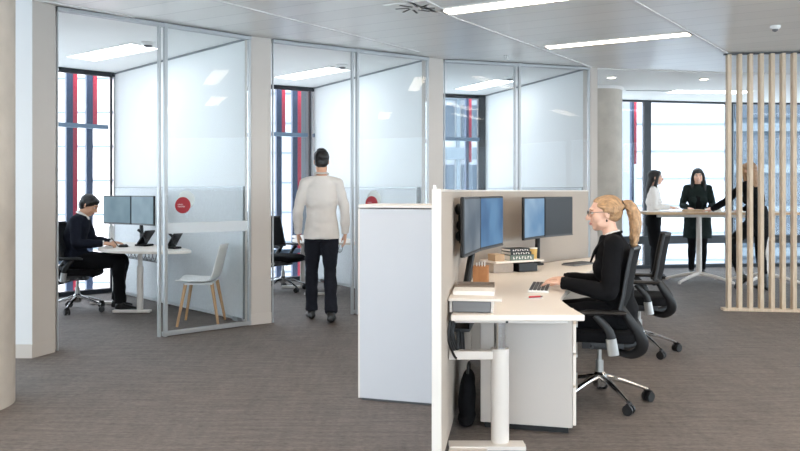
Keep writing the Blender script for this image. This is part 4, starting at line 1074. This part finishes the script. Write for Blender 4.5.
for q in (-1, 1): lp.tube([V((-.05,.055*q,1.49)), V((.03,.068*q,1.46)), V((.10,.065*q,1.30)), V((.135,.06*q,1.05))], [(.012,.022),(.012,.026),(.010,.024),(.006,.012)], 10, sm=5)
lp.auto('lapel', 'green_coat', jacket)
tr = MB()
for q in (-1, 1): F.leg(tr, q, .008)
tr.blob('trousers', 'trousers_black', t, .010, 4, .004)
for q in (-1, 1): sm = MB(); F.foot(sm, q, .006, .01); sm.blob('shoe', 'shoe', t, .008, 2)

t = thing('person', 'woman with long light brown hair in black leaning on the table behind the slats', 'person', (4.91,10.18,0), math.radians(116), 'people')
J = dict(hip=(.0,0,.955), chest=(.05,0,1.245), neck=(.11,0,1.495), head=(.15,.0,1.632), head_rot=(math.radians(4),math.radians(4),0), torso_yaw=.0,
  shoulderL=(.10,.165,1.435), elbowL=(.265,.30,1.225), wristL=(.46,.36,1.095), handL=(1,.2,-.12), palmL=(0,0,-1), curlL=.2, thumbL=V((0,-1,0)),
  shoulderR=(.10,-.165,1.435), elbowR=(.20,-.27,1.20), wristR=(.42,-.22,1.095), handR=(1,.1,-.12), palmR=(0,0,-1), curlR=.2, thumbR=V((0,1,0)),
  kneeL=(.15,.36,.63), ankleL=(.05,.27,.20), kneeR=(.02,-.07,.51), ankleR=(-.04,-.085,.10), toeL=.5, toepitchL=.75, toeR=-.1)
F = Figure(J, True, 1.0); F.body(t, 'skin', .008); F.face(t, 1.0, 'eye', 'brown_hair'); long_hair(F, t, 'brown_hair', .32, front=False)
jk = MB(); F.torso(jk, .014)
for q in (-1, 1): F.arm(jk, q, .013)
jk.tube([V((.02,0,1.15)), V((.01,0,1.0)), V((0,0,.86)), V((0,0,.74))], [(.11,.145),(.13,.185),(.138,.198),(.135,.20)], 22, side=(0,1,0), sm=4)
jk.blob('jumper', 'suit', t, .010, 4, .007, 9)
tr = MB()
for q in (-1, 1): F.leg(tr, q, .010)
tr.blob('trousers', 'trousers_black', t, .010, 4, .004)
for q in (-1, 1): sm = MB(); F.foot(sm, q, .010, .02); an = F.J['ankleL' if q > 0 else 'ankleR']; kn = F.J['kneeL' if q > 0 else 'kneeR']; sm.tube([an, an+(kn-an)*.3], [.05,.056], 14, sm=0); sm.blob('boot', 'shoe', t, .009, 2)
# ------------------------------------------------------------------ light and camera
w = bpy.data.worlds.new('World'); scene.world = w; w.use_nodes = True
bg = w.node_tree.nodes['Background']; bg.inputs['Color'].default_value = (.86,.93,1.0,1); bg.inputs['Strength'].default_value = 4.3
s = bpy.data.lights.new('sun', 'SUN'); s.energy = 1.5; s.angle = .05; s.color = (1,.97,.93)
so = bpy.data.objects.new('sun', s); COL.objects.link(so); so.rotation_euler = V((.15,1.0,-1.1)).to_track_quat('-Z', 'Y').to_euler()
cam = bpy.data.cameras.new('camera'); cam.sensor_width = 36; cam.lens = 742/800*36; cam.shift_y = -(225.5-191)/800
co = bpy.data.objects.new('camera', cam); COL.objects.link(co); co.location = (0,0,1.36); co.rotation_euler = (PI/2,0,0)
scene.camera = co
vs = scene.view_settings; vs.view_transform = 'Standard'; vs.look = 'None'; vs.gamma = 1; vs.exposure = 0.66; vs.use_curve_mapping = False
cy = scene.cycles; cy.use_denoising = True; cy.max_bounces = 10; cy.diffuse_bounces = 5; cy.glossy_bounces = 4; cy.transparent_max_bounces = 16
cy.caustics_reflective = False; cy.caustics_refractive = False; cy.sample_clamp_indirect = 6
